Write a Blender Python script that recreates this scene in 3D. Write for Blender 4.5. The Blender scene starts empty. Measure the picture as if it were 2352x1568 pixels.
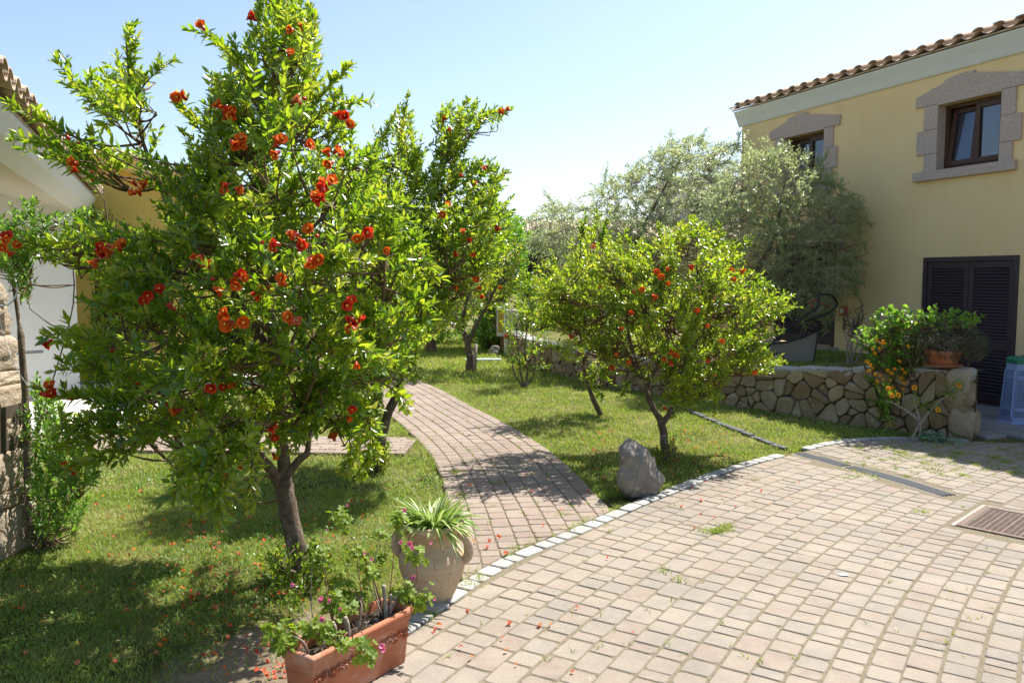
import bpy, bmesh, math, random
import numpy as np
from mathutils import Vector, Matrix, noise
random.seed(7); rng = np.random.default_rng(11)
R = math.radians; PI = math.pi
C = bpy.context.scene.collection
scene = bpy.context.scene

# ------------------------------------------------------------------ survey of the place (camera at the origin, 1.7 m up, looking along +Y)
F = 1837.5; H = 1.7; TH = math.atan(146/F); cT, sT = math.cos(TH), math.sin(TH)
def ray(x, y):
    a = (x-1176)/F; b = (784-y)/F
    return a, cT+b*sT, -sT+b*cT
def G(x, y, z=0.0):
    r = ray(x, y); t = (z-H)/r[2]
    return Vector((r[0]*t, r[1]*t, z))
def P(x, y, Y):
    r = ray(x, y); t = Y/r[1]
    return Vector((r[0]*t, Y, H+r[2]*t))
def proj(p):
    Z = p[2]-H; f = p[1]*cT-Z*sT; u = p[1]*sT+Z*cT
    return 1176+F*p[0]/f, 784-F*u/f

# ------------------------------------------------------------------ object helpers
def tag(o, label=None, cat=None, group=None, kind=None):
    if label: o['label'] = label
    if cat: o['category'] = cat
    if group: o['group'] = group
    if kind: o['kind'] = kind
    return o
def thing(name, label, cat, loc=(0, 0, 0), rz=0, group=None):
    o = bpy.data.objects.new(name, None); C.objects.link(o)
    o.empty_display_size = .1
    o.location = loc; o.rotation_euler = (0, 0, rz)
    return tag(o, label, cat, group)
def link(name, me, parent=None, mats=(), world=False):
    """world=True: mesh coordinates are world ones, so undo the parent's transform."""
    o = bpy.data.objects.new(name, me); C.objects.link(o)
    for m in mats:
        if m and m.name not in [x.name for x in me.materials if x]: me.materials.append(m)
    if parent:
        o.parent = parent
        if world:
            mw = Matrix.Translation(parent.location) @ parent.rotation_euler.to_matrix().to_4x4()
            o.matrix_parent_inverse = mw.inverted()
    return o
def np_mesh(name, co, faces, smooth=True, matidx=None):
    """faces: (M,k) array of one face size"""
    me = bpy.data.meshes.new(name)
    co = np.asarray(co, np.float32); faces = np.asarray(faces, np.int32)
    M, k = faces.shape
    me.vertices.add(len(co)); me.vertices.foreach_set('co', co.ravel())
    me.loops.add(M*k); me.loops.foreach_set('vertex_index', faces.ravel())
    me.polygons.add(M); me.polygons.foreach_set('loop_start', np.arange(0, M*k, k, dtype=np.int32))
    if matidx is not None: me.polygons.foreach_set('material_index', np.asarray(matidx, np.int32))
    if smooth: me.polygons.foreach_set('use_smooth', np.ones(M, bool))
    me.update(calc_edges=True); me.validate()
    return me

class MB:
    def __init__(s): s.v = []; s.f = []; s.m = []; s.sm = []
    def add(s, vs, fs, mi=0, smooth=False):
        n = len(s.v); s.v += [tuple(v) for v in vs]
        for f in fs: s.f.append(tuple(i+n for i in f)); s.m.append(mi); s.sm.append(smooth)
        return s
    def box(s, lo, hi, mi=0, M=None):
        x0, y0, z0 = lo; x1, y1, z1 = hi
        vs = [Vector(p) for p in ((x0,y0,z0),(x1,y0,z0),(x1,y1,z0),(x0,y1,z0),(x0,y0,z1),(x1,y0,z1),(x1,y1,z1),(x0,y1,z1))]
        if M: vs = [M @ v for v in vs]
        return s.add(vs, [(0,3,2,1),(4,5,6,7),(0,1,5,4),(1,2,6,5),(2,3,7,6),(3,0,4,7)], mi)
    def bbox(s, lo, hi, b=.006, mi=0, M=None):
        """box with bevelled vertical and horizontal edges (chamfer b)"""
        bm = bmesh.new(); bmesh.ops.create_cube(bm, size=1)
        for v in bm.verts:
            v.co = Vector((lo[0] if v.co.x < 0 else hi[0], lo[1] if v.co.y < 0 else hi[1], lo[2] if v.co.z < 0 else hi[2]))
        bmesh.ops.bevel(bm, geom=bm.edges[:], offset=b, segments=2, affect='EDGES', profile=.6)
        bm.verts.index_update()
        vs = [(M @ v.co) if M else v.co.copy() for v in bm.verts]; fs = [[v.index for v in f.verts] for f in bm.faces]
        bm.free(); return s.add(vs, fs, mi)
    def tube(s, pts, rad, n=8, mi=0, cap=True, jitter=0.0, flat=1.0):
        pts = [Vector(p) for p in pts]; L = len(pts)
        if not hasattr(rad, '__len__'): rad = [rad]*L
        t = (pts[1]-pts[0]).normalized()
        ref = Vector((0, 0, 1)) if abs(t.z) < .9 else Vector((1, 0, 0))
        a = t.cross(ref).normalized()
        vs = []
        for i, p in enumerate(pts):
            t = (pts[min(i+1, L-1)]-pts[max(i-1, 0)])
            t = t.normalized() if t.length > 1e-9 else Vector((0, 0, 1))
            a = (a-t*a.dot(t)); a = a.normalized() if a.length > 1e-6 else t.orthogonal().normalized()
            b = t.cross(a)
            for k in range(n):
                th = 2*PI*k/n; r = rad[i]
                if jitter: r *= 1+jitter*noise.noise(Vector((math.cos(th)*1.5, math.sin(th)*1.5, i*.45))+p*3)
                vs.append(p+a*math.cos(th)*r+b*math.sin(th)*r*flat)
        fs = [(i*n+k, i*n+(k+1) % n, (i+1)*n+(k+1) % n, (i+1)*n+k) for i in range(L-1) for k in range(n)]
        if cap: fs += [tuple(range(n-1, -1, -1)), tuple((L-1)*n+k for k in range(n))]
        return s.add(vs, fs, mi, True)
    def lathe(s, prof, n=32, mi=0, c=(0, 0, 0), jit=0.0):
        vs = []; c = Vector(c)
        for i, (r, z) in enumerate(prof):
            for k in range(n):
                th = 2*PI*k/n
                rr = r*(1+jit*noise.noise(Vector((math.cos(th), math.sin(th), z*4))))
                vs.append(c+Vector((rr*math.cos(th), rr*math.sin(th), z)))
        fs = [(i*n+k, i*n+(k+1) % n, (i+1)*n+(k+1) % n, (i+1)*n+k) for i in range(len(prof)-1) for k in range(n)]
        return s.add(vs, fs, mi, True)
    def prism(s, poly, z0, z1, mi=0, M=None):
        n = len(poly)
        vs = [Vector((p[0], p[1], z0)) for p in poly]+[Vector((p[0], p[1], z1)) for p in poly]
        if M: vs = [M @ v for v in vs]
        fs = [tuple(range(n-1, -1, -1)), tuple(range(n, 2*n))]+[(k, (k+1) % n, n+(k+1) % n, n+k) for k in range(n)]
        return s.add(vs, fs, mi)
    def build(s, name, mats, parent=None, world=False):
        me = bpy.data.meshes.new(name); me.from_pydata(s.v, [], s.f); me.update()
        if not isinstance(mats, (list, tuple)): mats = [mats]
        for m in mats: me.materials.append(m)
        me.polygons.foreach_set('material_index', s.m); me.polygons.foreach_set('use_smooth', s.sm)
        me.update()
        return link(name, me, parent, (), world)

def spline(pts, n=8):
    """Catmull-Rom through the points"""
    p = [Vector(q) for q in pts]; p = [p[0]*2-p[1]]+p+[p[-1]*2-p[-2]]
    out = []
    for i in range(1, len(p)-2):
        for k in range(n):
            t = k/n
            out.append(.5*((2*p[i])+(p[i+1]-p[i-1])*t+(2*p[i-1]-5*p[i]+4*p[i+1]-p[i+2])*t*t+(3*p[i]-p[i-1]-3*p[i+1]+p[i+2])*t**3))
    out.append(p[-2]); return out

# ------------------------------------------------------------------ materials (all procedural)
def _mat(name):
    m = bpy.data.materials.new(name); m.use_nodes = True
    nt = m.node_tree; nt.nodes.clear()
    return m, nt, nt.nodes.new, nt.links.new
def ramp(nt, cols, fac, interp='LINEAR'):
    r = nt.nodes.new('ShaderNodeValToRGB'); e = r.color_ramp; e.interpolation = interp
    n = len(cols)
    for i, c in enumerate(cols):
        pos = i/(n-1) if n > 1 else 0
        if len(c) == 4: pos = c[3]
        el = e.elements[i] if i < 2 else e.elements.new(pos)
        el.position = pos; el.color = (*c[:3], 1)
    nt.links.new(fac, r.inputs[0]); return r.outputs[0]
def math_(nt, op, a, b=None, c=None):
    n = nt.nodes.new('ShaderNodeMath'); n.operation = op
    for i, v in enumerate((a, b, c)):
        if v is None: continue
        if hasattr(v, 'links'): nt.links.new(v, n.inputs[i])
        else: n.inputs[i].default_value = v
    return n.outputs[0]
def noise_(nt, scale, detail=6, rough=.6, vec=None, dist=0):
    n = nt.nodes.new('ShaderNodeTexNoise'); n.inputs['Scale'].default_value = scale
    n.inputs['Detail'].default_value = detail; n.inputs['Roughness'].default_value = rough; n.inputs['Distortion'].default_value = dist
    if vec is None:
        g = nt.nodes.new('ShaderNodeNewGeometry'); vec = g.outputs['Position']
    nt.links.new(vec, n.inputs['Vector']); return n.outputs['Fac']
def mixc(nt, fac, a, b, blend='MIX'):
    n = nt.nodes.new('ShaderNodeMix'); n.data_type = 'RGBA'; n.blend_type = blend
    if hasattr(fac, 'links'): nt.links.new(fac, n.inputs[0])
    else: n.inputs[0].default_value = fac
    for i, v in ((6, a), (7, b)):
        if hasattr(v, 'links'): nt.links.new(v, n.inputs[i])
        else: n.inputs[i].default_value = (*v, 1)
    return n.outputs[2]
def bump_(nt, height, strength, dist=.01):
    b = nt.nodes.new('ShaderNodeBump'); b.inputs['Strength'].default_value = strength; b.inputs['Distance'].default_value = dist
    nt.links.new(height, b.inputs['Height']); return b.outputs['Normal']
def out_(nt, sh):
    o = nt.nodes.new('ShaderNodeOutputMaterial'); nt.links.new(sh, o.inputs['Surface'])
def island(nt):
    return nt.nodes.new('ShaderNodeNewGeometry').outputs['Random Per Island']
def solid(name, cols, rough=.7, scale=6, isl=0.0, bump=(60, .25), spec=.4, metal=0.0, stain=None, dist=.004, obj=False, coat=0.0):
    """cols: ramp of base colours driven by noise (and by a random value per piece, weight isl)"""
    m, nt, N, L = _mat(name)
    vec = None
    if obj:
        vec = N('ShaderNodeTexCoord').outputs['Object']
    f = noise_(nt, scale, vec=vec)
    f = math_(nt, 'MULTIPLY_ADD', f, 1.7, -.35)
    if isl:
        f = math_(nt, 'ADD', math_(nt, 'MULTIPLY', f, 1-isl), math_(nt, 'MULTIPLY', island(nt), isl))
    col = ramp(nt, cols, f)
    if stain:  # (colour, scale, threshold lo, hi)
        s = ramp(nt, [(0, 0, 0, stain[2]), (1, 1, 1, stain[3])], noise_(nt, stain[1], 8, .65, vec=vec))
        col = mixc(nt, s, col, stain[0])
    p = N('ShaderNodeBsdfPrincipled'); L(col, p.inputs['Base Color'])
    p.inputs['Roughness'].default_value = rough; p.inputs['Specular IOR Level'].default_value = spec; p.inputs['Metallic'].default_value = metal
    p.inputs['Coat Weight'].default_value = coat
    if bump:
        L(bump_(nt, noise_(nt, bump[0], 8, .65, vec=vec), bump[1], dist), p.inputs['Normal'])
    out_(nt, p.outputs[0]); return m
def leafmat(name, cols, tcols, trans=.42, rough=.38, spec=.5, clump=1.6):
    m, nt, N, L = _mat(name)
    f = math_(nt, 'ADD', math_(nt, 'MULTIPLY', island(nt), .62), math_(nt, 'MULTIPLY', math_(nt, 'MULTIPLY_ADD', noise_(nt, clump, 3), 2.2, -.6), .38))
    p = N('ShaderNodeBsdfPrincipled'); L(ramp(nt, cols, f), p.inputs['Base Color'])
    p.inputs['Roughness'].default_value = rough; p.inputs['Specular IOR Level'].default_value = spec
    t = N('ShaderNodeBsdfTranslucent'); L(ramp(nt, tcols, f), t.inputs['Color'])
    x = N('ShaderNodeMixShader'); x.inputs[0].default_value = trans
    L(p.outputs[0], x.inputs[1]); L(t.outputs[0], x.inputs[2]); out_(nt, x.outputs[0]); return m

MT = {}
MT['leaf'] = leafmat('pomegranate leaf', [(.03, .075, .01), (.06, .14, .014), (.1, .2, .02), (.18, .27, .035)],
                     [(.14, .3, .01), (.3, .5, .015), (.48, .64, .025), (.66, .66, .06)], .47, .24, .7)
MT['leaf_pale'] = leafmat('pale pomegranate leaf', [(.06, .13, .013), (.12, .21, .018), (.19, .28, .028), (.28, .3, .06)],  # paler, yellower green for random twigs, leading shoots and some whole crowns
                     [(.28, .47, .013), (.46, .63, .02), (.62, .7, .04), (.7, .6, .12)], .48, .26, .65)
MT['olive'] = leafmat('olive leaf', [(.12, .155, .07), (.2, .245, .12), (.3, .34, .2), (.5, .53, .4)],
                      [(.42, .52, .16), (.54, .62, .24), (.6, .66, .34)], .46, .3, .7)
MT['bush'] = leafmat('broad evergreen leaf', [(0.045, 0.128, 0.018), (0.090, 0.225, 0.027), (0.165, 0.300, 0.038)],
                     [(0.150, 0.360, 0.015), (0.300, 0.570, 0.030), (0.450, 0.690, 0.045)], .4, .4, .45)
MT['conifer'] = leafmat('cypress sprays', [(0.014, 0.034, 0.012), (0.026, 0.054, 0.017), (0.048, 0.084, 0.024)],
                        [(0.024, 0.060, 0.012), (0.048, 0.096, 0.018)], .2, .6, .3)
MT['vine'] = leafmat('climber leaf', [(0.045, 0.128, 0.018), (0.105, 0.225, 0.030), (0.180, 0.315, 0.053)],
                     [(0.150, 0.360, 0.022), (0.330, 0.600, 0.045), (0.510, 0.750, 0.075)], .42, .4, .45)
MT['thyme'] = leafmat('grey green shrub leaf', [(0.056, 0.077, 0.042), (0.105, 0.126, 0.070), (0.182, 0.196, 0.119)],
                      [(0.070, 0.112, 0.028), (0.140, 0.182, 0.070)], .25, .55, .3)
MT['geranium'] = leafmat('geranium leaf', [(.07, .13, .014), (.14, .22, .02), (.22, .29, .035)],
                         [(.26, .42, .012), (.42, .56, .025), (.55, .62, .05)], .42, .5, .35, 12)
MT['cabbage'] = leafmat('pale fleshy leaf', [(.13, .22, .12), (.2, .3, .18)], [(.14, .28, .08), (.2, .34, .12)], .25, .5, .4)
MT['spider_green'] = leafmat('spider plant green edge', [(.1, .2, .02), (.17, .28, .04)], [(.2, .38, .03), (.3, .46, .06)], .35, .4, .45)
MT['spider_cream'] = leafmat('spider plant cream stripe', [(.5, .55, .25), (.62, .64, .34)], [(.5, .58, .2), (.6, .64, .3)], .35, .4, .45)
MT['bark'] = solid('dark furrowed bark', [(.045, .031, .02), (.13, .092, .06), (.26, .21, .16)], .9, 26, bump=(70, .9), dist=.012,
                   stain=((.4, .36, .3), 9, .57, .68))
MT['twig'] = solid('twig', [(.09, .055, .03), (.19, .12, .07)], .8, 20, bump=None)
MT['palewood'] = solid('pale dry stem', [(.22, .18, .14), (.4, .35, .29)], .85, 30, bump=(90, .4))
MT['redstem'] = solid('reddish stem', [(.12, .05, .03), (.25, .14, .07)], .7, 20, bump=None)
MT['calyx'] = solid('red waxy calyx', [(.36, .012, .008), (.55, .025, .014)], .3, 30, bump=None, spec=.6)
def petalmat(name, cols, tr, trans=.4):
    return leafmat(name, cols, tr, trans, .6, .25, 8)
MT['petal_orange'] = petalmat('orange crumpled petal', [(.78, .09, .008), (.84, .17, .014), (.86, .26, .03)], [(.85, .12, .008), (.9, .25, .02)])
MT['petal_red'] = petalmat('red crumpled petal', [(.56, .02, .012), (.72, .045, .014), (.78, .09, .016)], [(.75, .03, .012), (.85, .08, .015)])
MT['petal_fade'] = petalmat('faded salmon petal', [(.62, .1, .05), (.68, .2, .1), (.7, .3, .18)], [(.8, .16, .06), (.8, .3, .15)])
MT['petal_pink'] = petalmat('pink geranium petal', [(.68, .09, .27), (.76, .22, .4), (.8, .42, .54)], [(.8, .1, .25), (.8, .3, .4)])
MT['petal_yellow'] = petalmat('orange yellow lantana floret', [(.78, .2, .008), (.82, .36, .012), (.84, .5, .02)], [(.8, .3, .01), (.85, .5, .02)])
MT['stamen'] = solid('stamens', [(.75, .45, .06), (.8, .55, .12)], .7, 40, bump=None)
MT['terracotta'] = solid('terracotta', [(.33, .10, .045), (.40, .135, .062), (.46, .17, .085)], .75, 7, bump=(90, .35), stain=((.52, .33, .25), 6, .52, .75))
def clay():
    m, nt, N, L = _mat('weathered pale clay')
    tc = N('ShaderNodeTexCoord').outputs['Object']
    mp = N('ShaderNodeMapping'); mp.inputs['Scale'].default_value = (1.2, 1.2, 6); mp.inputs['Rotation'].default_value = (.1, .06, 0); L(tc, mp.inputs[0])
    f = math_(nt, 'ADD', math_(nt, 'MULTIPLY', noise_(nt, 4, 7, .6, tc), .6), math_(nt, 'MULTIPLY', noise_(nt, 3, 8, .65, mp.outputs[0], .8), .6))
    col = ramp(nt, [(.3, .19, .105, .3), (.43, .3, .18, .5), (.5, .385, .255, .65), (.58, .47, .34, .85)], f)
    m2 = N('ShaderNodeMapping'); m2.inputs['Scale'].default_value = (16, 16, 3); m2.inputs['Rotation'].default_value = (.6, .5, .3); L(tc, m2.inputs[0])
    sc = ramp(nt, [(0, 0, 0, .62), (1, 1, 1, .68)], noise_(nt, 4, 3, .5, m2.outputs[0], 1.5))
    col = mixc(nt, math_(nt, 'MULTIPLY', sc, .6), col, (.17, .11, .065))
    p = N('ShaderNodeBsdfPrincipled'); L(col, p.inputs['Base Color']); p.inputs['Roughness'].default_value = .85; p.inputs['Specular IOR Level'].default_value = .25
    h = math_(nt, 'ADD', noise_(nt, 60, 6, .6, tc), math_(nt, 'MULTIPLY', noise_(nt, 3, 5, .6, mp.outputs[0], .8), 1.2))
    L(bump_(nt, h, .35, .008), p.inputs['Normal']); out_(nt, p.outputs[0]); return m
MT['clay'] = clay()
MT['soil'] = solid('potting soil', [(.02, .014, .01), (.055, .04, .028), (.14, .11, .08)], 1, 60, bump=(140, 1), dist=.02)
MT['granite'] = solid('pale granite setts', [(.24, .235, .215), (.345, .335, .31), (.42, .41, .38)], .8, 16, isl=.5, bump=(120, .5), spec=.3,
                      stain=((.3, .3, .29), 90, .55, .7))
MT['trim'] = solid('pink grey granite trim', [(.27, .2, .17), (.46, .365, .315), (.62, .51, .44)], .85, 55, bump=(90, .4), spec=.3)
MT['rock'] = solid('lichened granite boulder', [(.13, .115, .1), (.235, .21, .18), (.32, .285, .24)], .9, 5, bump=(40, .9), dist=.02,
                   stain=((.4, .38, .35), 30, .56, .68), spec=.25)
MT['fieldstone'] = solid('warm field stone', [(.15, .1, .058), (.27, .19, .115), (.3, .24, .17), (.42, .34, .24), (.33, .2, .1)], .9, 8, isl=.72, bump=(45, 1), dist=.02,
                         stain=((.4, .36, .29), 12, .56, .7), spec=.2)
MT['pillarstone'] = solid('rough pillar stone', [(.3, .24, .17), (.42, .33, .24), (.5, .43, .34)], .9, 8, isl=.35, bump=(38, 1), dist=.025,
                          stain=((.34, .2, .1), 5, .58, .7), spec=.2)
MT['mortar'] = solid('dark mortar', [(.045, .034, .023), (.1, .076, .052)], 1, 30, bump=(80, .6))
MT['joint'] = solid('sandy joint', [(.1, .085, .052), (.17, .14, .092), (.23, .195, .135)], 1, 45, bump=(160, .8))
MT['white'] = solid('white render', [(.72, .71, .69), (.78, .77, .75)], .9, 5, bump=(110, .3), spec=.2)
MT['cream'] = solid('cream soffit', [(.62, .56, .46), (.68, .62, .52)], .9, 5, bump=(90, .2), spec=.2)
MT['fascia'] = solid('white painted cornice', [(.62, .64, .62), (.7, .71, .69)], .8, 4, bump=(60, .1), spec=.25)
def plaster():
    m, nt, N, L = _mat('yellow ochre render')
    col = ramp(nt, [(.72, .53, .27), (.79, .59, .31), (.82, .63, .35)], math_(nt, 'MULTIPLY_ADD', noise_(nt, 1.1, 7, .6), 1.8, -.4))
    tc = N('ShaderNodeTexCoord'); mp = N('ShaderNodeMapping'); mp.inputs['Scale'].default_value = (5, 5, .35); L(tc.outputs['Object'], mp.inputs[0])
    st = ramp(nt, [(0, 0, 0, .5), (1, 1, 1, .78)], noise_(nt, 1.3, 8, .65, mp.outputs[0]))
    col = mixc(nt, math_(nt, 'MULTIPLY', st, .22), col, (.58, .45, .27))
    pt = ramp(nt, [(0, 0, 0, .56), (1, 1, 1, .7)], noise_(nt, 3.2, 8, .7))
    col = mixc(nt, math_(nt, 'MULTIPLY', pt, .4), col, (.8, .66, .42))
    p = N('ShaderNodeBsdfPrincipled'); L(col, p.inputs['Base Color']); p.inputs['Roughness'].default_value = .93; p.inputs['Specular IOR Level'].default_value = .15
    h = math_(nt, 'ADD', noise_(nt, 130, 6, .65), math_(nt, 'MULTIPLY', noise_(nt, 7, 4), 1.5))
    L(bump_(nt, h, .4, .008), p.inputs['Normal']); out_(nt, p.outputs[0]); return m
MT['ochre'] = plaster()
MT['yellow'] = solid('bright yellow render', [(.66, .46, .11), (.74, .53, .15)], .92, 2, bump=(120, .3), spec=.15)
MT['tan'] = solid('tan house render', [(.5, .33, .17), (.58, .4, .22)], .92, 2, bump=(120, .3), spec=.15)
MT['tile'] = solid('sun bleached roof tile', [(.36, .26, .18), (.5, .385, .285), (.6, .49, .38)], .9, 5, isl=.5, bump=(60, .35), spec=.2,
                   stain=((.17, .13, .10), 7, .6, .75))
MT['shutter'] = solid('dark plum brown shutter', [(.045, .029, .034), (.062, .04, .046)], .55, 8, bump=(90, .08), spec=.4)
MT['wood'] = solid('brown window timber', [(.05, .022, .012), (.085, .04, .022)], .5, 12, bump=(80, .15), spec=.4)
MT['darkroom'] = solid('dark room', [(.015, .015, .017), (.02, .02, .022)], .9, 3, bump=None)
MT['iron'] = solid('grey cast grating', [(.06, .064, .07), (.11, .115, .125)], .85, 30, bump=(80, .3), spec=.4)
MT['dark'] = solid('dark pit', [(.012, .011, .01), (.02, .018, .016)], 1, 10, bump=None)
MT['rust'] = solid('rusty cast iron', [(.1, .07, .055), (.17, .122, .098), (.24, .18, .15)], .85, 25, bump=(110, .5), spec=.3)
MT['blackplastic'] = solid('black plastic', [(.012, .012, .014), (.022, .022, .025)], .42, 8, bump=None)
MT['bagcloth'] = solid('grey brown grass bag fabric', [(.24, .205, .16), (.3, .26, .21)], .9, 9, bump=(260, .3))
MT['greywheel'] = solid('light grey wheel hub', [(.4, .4, .38), (.48, .48, .45)], .5, 8, bump=None)
MT['redpaint'] = solid('red plastic', [(.5, .02, .015), (.55, .03, .02)], .4, 8, bump=None)
MT['bluebin'] = solid('pale blue plastic', [(.24, .32, .52), (.3, .38, .58)], .45, 4, bump=None, spec=.45)
MT['greenlid'] = solid('green plastic lid', [(.01, .16, .085), (.015, .2, .11)], .4, 4, bump=None, spec=.5)
MT['slate'] = solid('grey slabs', [(.16, .165, .17), (.24, .245, .25), (.3, .3, .3)], .85, 5, isl=.5, bump=(50, .5), spec=.3)
MT['concrete'] = solid('pale concrete', [(.55, .53, .5), (.62, .6, .57)], .9, 5, bump=(120, .3), spec=.2, stain=((.45, .43, .4), 2.5, .55, .75))
MT['steel'] = solid('galvanised steel', [(.35, .37, .4), (.45, .47, .5)], .4, 8, bump=None, metal=.8)
MT['cable'] = solid('white cable', [(.7, .7, .7), (.75, .75, .75)], .5, 5, bump=None)
MT['signwhite'] = solid('white enamel', [(.68, .68, .66), (.74, .74, .72)], .4, 8, bump=None)
MT['meterbox'] = solid('grey meter box', [(.4, .41, .38), (.47, .48, .45)], .6, 6, bump=None)
MT['mustard'] = solid('mustard panel', [(.42, .27, .03), (.5, .33, .045)], .6, 20, bump=(60, .2))
MT['pool'] = solid('pale blue mat', [(.35, .42, .5), (.42, .5, .58)], .7, 6, bump=None)

def paver_mat(name, cols):
    m, nt, N, L = _mat(name)
    isl = island(nt)
    f = math_(nt, 'ADD', math_(nt, 'MULTIPLY', isl, .55), math_(nt, 'MULTIPLY', math_(nt, 'MULTIPLY_ADD', noise_(nt, 9, 6), 2, -.5), .45))
    col = ramp(nt, cols, f)
    # large worn patches, sand grains, pale scuffs
    big = ramp(nt, [(.86, .85, .84, .35), (1.06, 1.05, 1.03, .65)], noise_(nt, 1.1, 5))
    col = mixc(nt, 1, col, big, 'MULTIPLY')
    gr = ramp(nt, [(.82, .8, .78, .3), (1.08, 1.08, 1.07, .7)], noise_(nt, 150, 4, .7))
    col = mixc(nt, .8, col, gr, 'MULTIPLY')
    pale = ramp(nt, [(0, 0, 0, .6), (1, 1, 1, .75)], noise_(nt, 26, 7, .7))
    col = mixc(nt, math_(nt, 'MULTIPLY', pale, .35), col, (.62, .55, .47))
    dirt = ramp(nt, [(0, 0, 0, .62), (1, 1, 1, .72)], noise_(nt, 60, 6, .7))
    col = mixc(nt, math_(nt, 'MULTIPLY', dirt, .45), col, (.27, .21, .15))
    p = N('ShaderNodeBsdfPrincipled'); L(col, p.inputs['Base Color'])
    p.inputs['Roughness'].default_value = .85; p.inputs['Specular IOR Level'].default_value = .3
    h = math_(nt, 'ADD', noise_(nt, 40, 6, .6), math_(nt, 'MULTIPLY', noise_(nt, 220, 4, .7), .5))
    L(bump_(nt, h, .55, .006), p.inputs['Normal']); out_(nt, p.outputs[0]); return m
MT['paver'] = paver_mat('worn pink beige pavers', [(.22, .17, .14), (.275, .228, .186), (.3, .258, .21), (.258, .228, .195), (.325, .285, .23)])
MT['pathpaver'] = paver_mat('worn pink grey path pavers', [(.22, .165, .14), (.27, .21, .175), (.3, .245, .2), (.245, .21, .185)])

def ground_mat():
    m, nt, N, L = _mat('lawn soil and thatch')
    f = math_(nt, 'MULTIPLY_ADD', noise_(nt, 2.2, 8, .65), 1.8, -.4)
    col = ramp(nt, [(.05, .075, .014), (.1, .12, .03), (.2, .19, .075), (.32, .27, .15)], f)
    g = ramp(nt, [(.55, .55, .5, .3), (1.3, 1.25, 1.2, .7)], noise_(nt, 90, 5, .7))
    col = mixc(nt, 1, col, g, 'MULTIPLY')
    # trodden bare earth round the planter and the pots
    ge = N('ShaderNodeNewGeometry'); vm = N('ShaderNodeVectorMath'); vm.operation = 'MULTIPLY_ADD'
    L(ge.outputs['Position'], vm.inputs[0]); vm.inputs[1].default_value = (1/.62, 1/.8, 0); vm.inputs[2].default_value = (.92/.62, -3.3/.8, 0)
    ln = N('ShaderNodeVectorMath'); ln.operation = 'LENGTH'; L(vm.outputs[0], ln.inputs[0])
    d = math_(nt, 'ADD', ln.outputs['Value'], math_(nt, 'MULTIPLY_ADD', noise_(nt, 5, 6, .7), 1.1, -.55))
    earth = ramp(nt, [(.17, .13, .085), (.27, .215, .15), (.38, .32, .24)], math_(nt, 'MULTIPLY_ADD', noise_(nt, 30, 8, .7), 1.8, -.4))
    col = mixc(nt, ramp(nt, [(1, 1, 1, .75), (0, 0, 0, 1.0)], d), col, earth)
    p = N('ShaderNodeBsdfPrincipled'); L(col, p.inputs['Base Color']); p.inputs['Roughness'].default_value = 1
    p.inputs['Specular IOR Level'].default_value = .1
    L(bump_(nt, noise_(nt, 110, 6, .7), .9, .02), p.inputs['Normal']); out_(nt, p.outputs[0]); return m
MT['ground'] = ground_mat()
MT['bare'] = solid('bare dry earth', [(.2, .155, .1), (.3, .24, .165), (.4, .33, .25)], 1, 9, bump=(120, .9), dist=.015, stain=((.13, .12, .06), 12, .55, .65))
def grass_mat(name, cols, tc):
    m, nt, N, L = _mat(name)
    f = math_(nt, 'ADD', math_(nt, 'MULTIPLY', island(nt), .5), math_(nt, 'MULTIPLY', math_(nt, 'MULTIPLY_ADD', noise_(nt, 1.5, 6, .6), 2.6, -.8), .5))
    p = N('ShaderNodeBsdfPrincipled'); L(ramp(nt, cols, f), p.inputs['Base Color']); p.inputs['Roughness'].default_value = .5
    p.inputs['Specular IOR Level'].default_value = .35
    t = N('ShaderNodeBsdfTranslucent'); L(ramp(nt, tc, f), t.inputs['Color'])
    x = N('ShaderNodeMixShader'); x.inputs[0].default_value = .35
    L(p.outputs[0], x.inputs[1]); L(t.outputs[0], x.inputs[2]); out_(nt, x.outputs[0]); return m
MT['grass'] = grass_mat('lawn blades', [(.085, .17, .02), (.17, .265, .035), (.27, .335, .08), (.44, .41, .21)], [(.22, .38, .02), (.42, .56, .04), (.55, .6, .12), (.6, .54, .24)])

def glass_mat():
    m, nt, N, L = _mat('window glass')
    d = N('ShaderNodeBsdfPrincipled'); d.inputs['Base Color'].default_value = (.012, .014, .02, 1); d.inputs['Roughness'].default_value = .3
    g = N('ShaderNodeBsdfGlossy'); g.inputs['Roughness'].default_value = .03; g.inputs['Color'].default_value = (.7, .8, 1, 1)
    x = N('ShaderNodeMixShader'); x.inputs[0].default_value = .12
    L(d.outputs[0], x.inputs[1]); L(g.outputs[0], x.inputs[2]); out_(nt, x.outputs[0]); return m
MT['glass'] = glass_mat()
MT['oldcement'] = solid('stained cement', [(.22, .2, .17), (.33, .3, .26), (.42, .39, .35)], .95, 20, bump=(120, .6), spec=.2)
MT['clover'] = leafmat('clover and small weeds', [(.05, .13, .02), (.1, .2, .03), (.17, .26, .05)], [(.14, .3, .02), (.26, .42, .04)], .35, .45, .4, 6)
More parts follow.
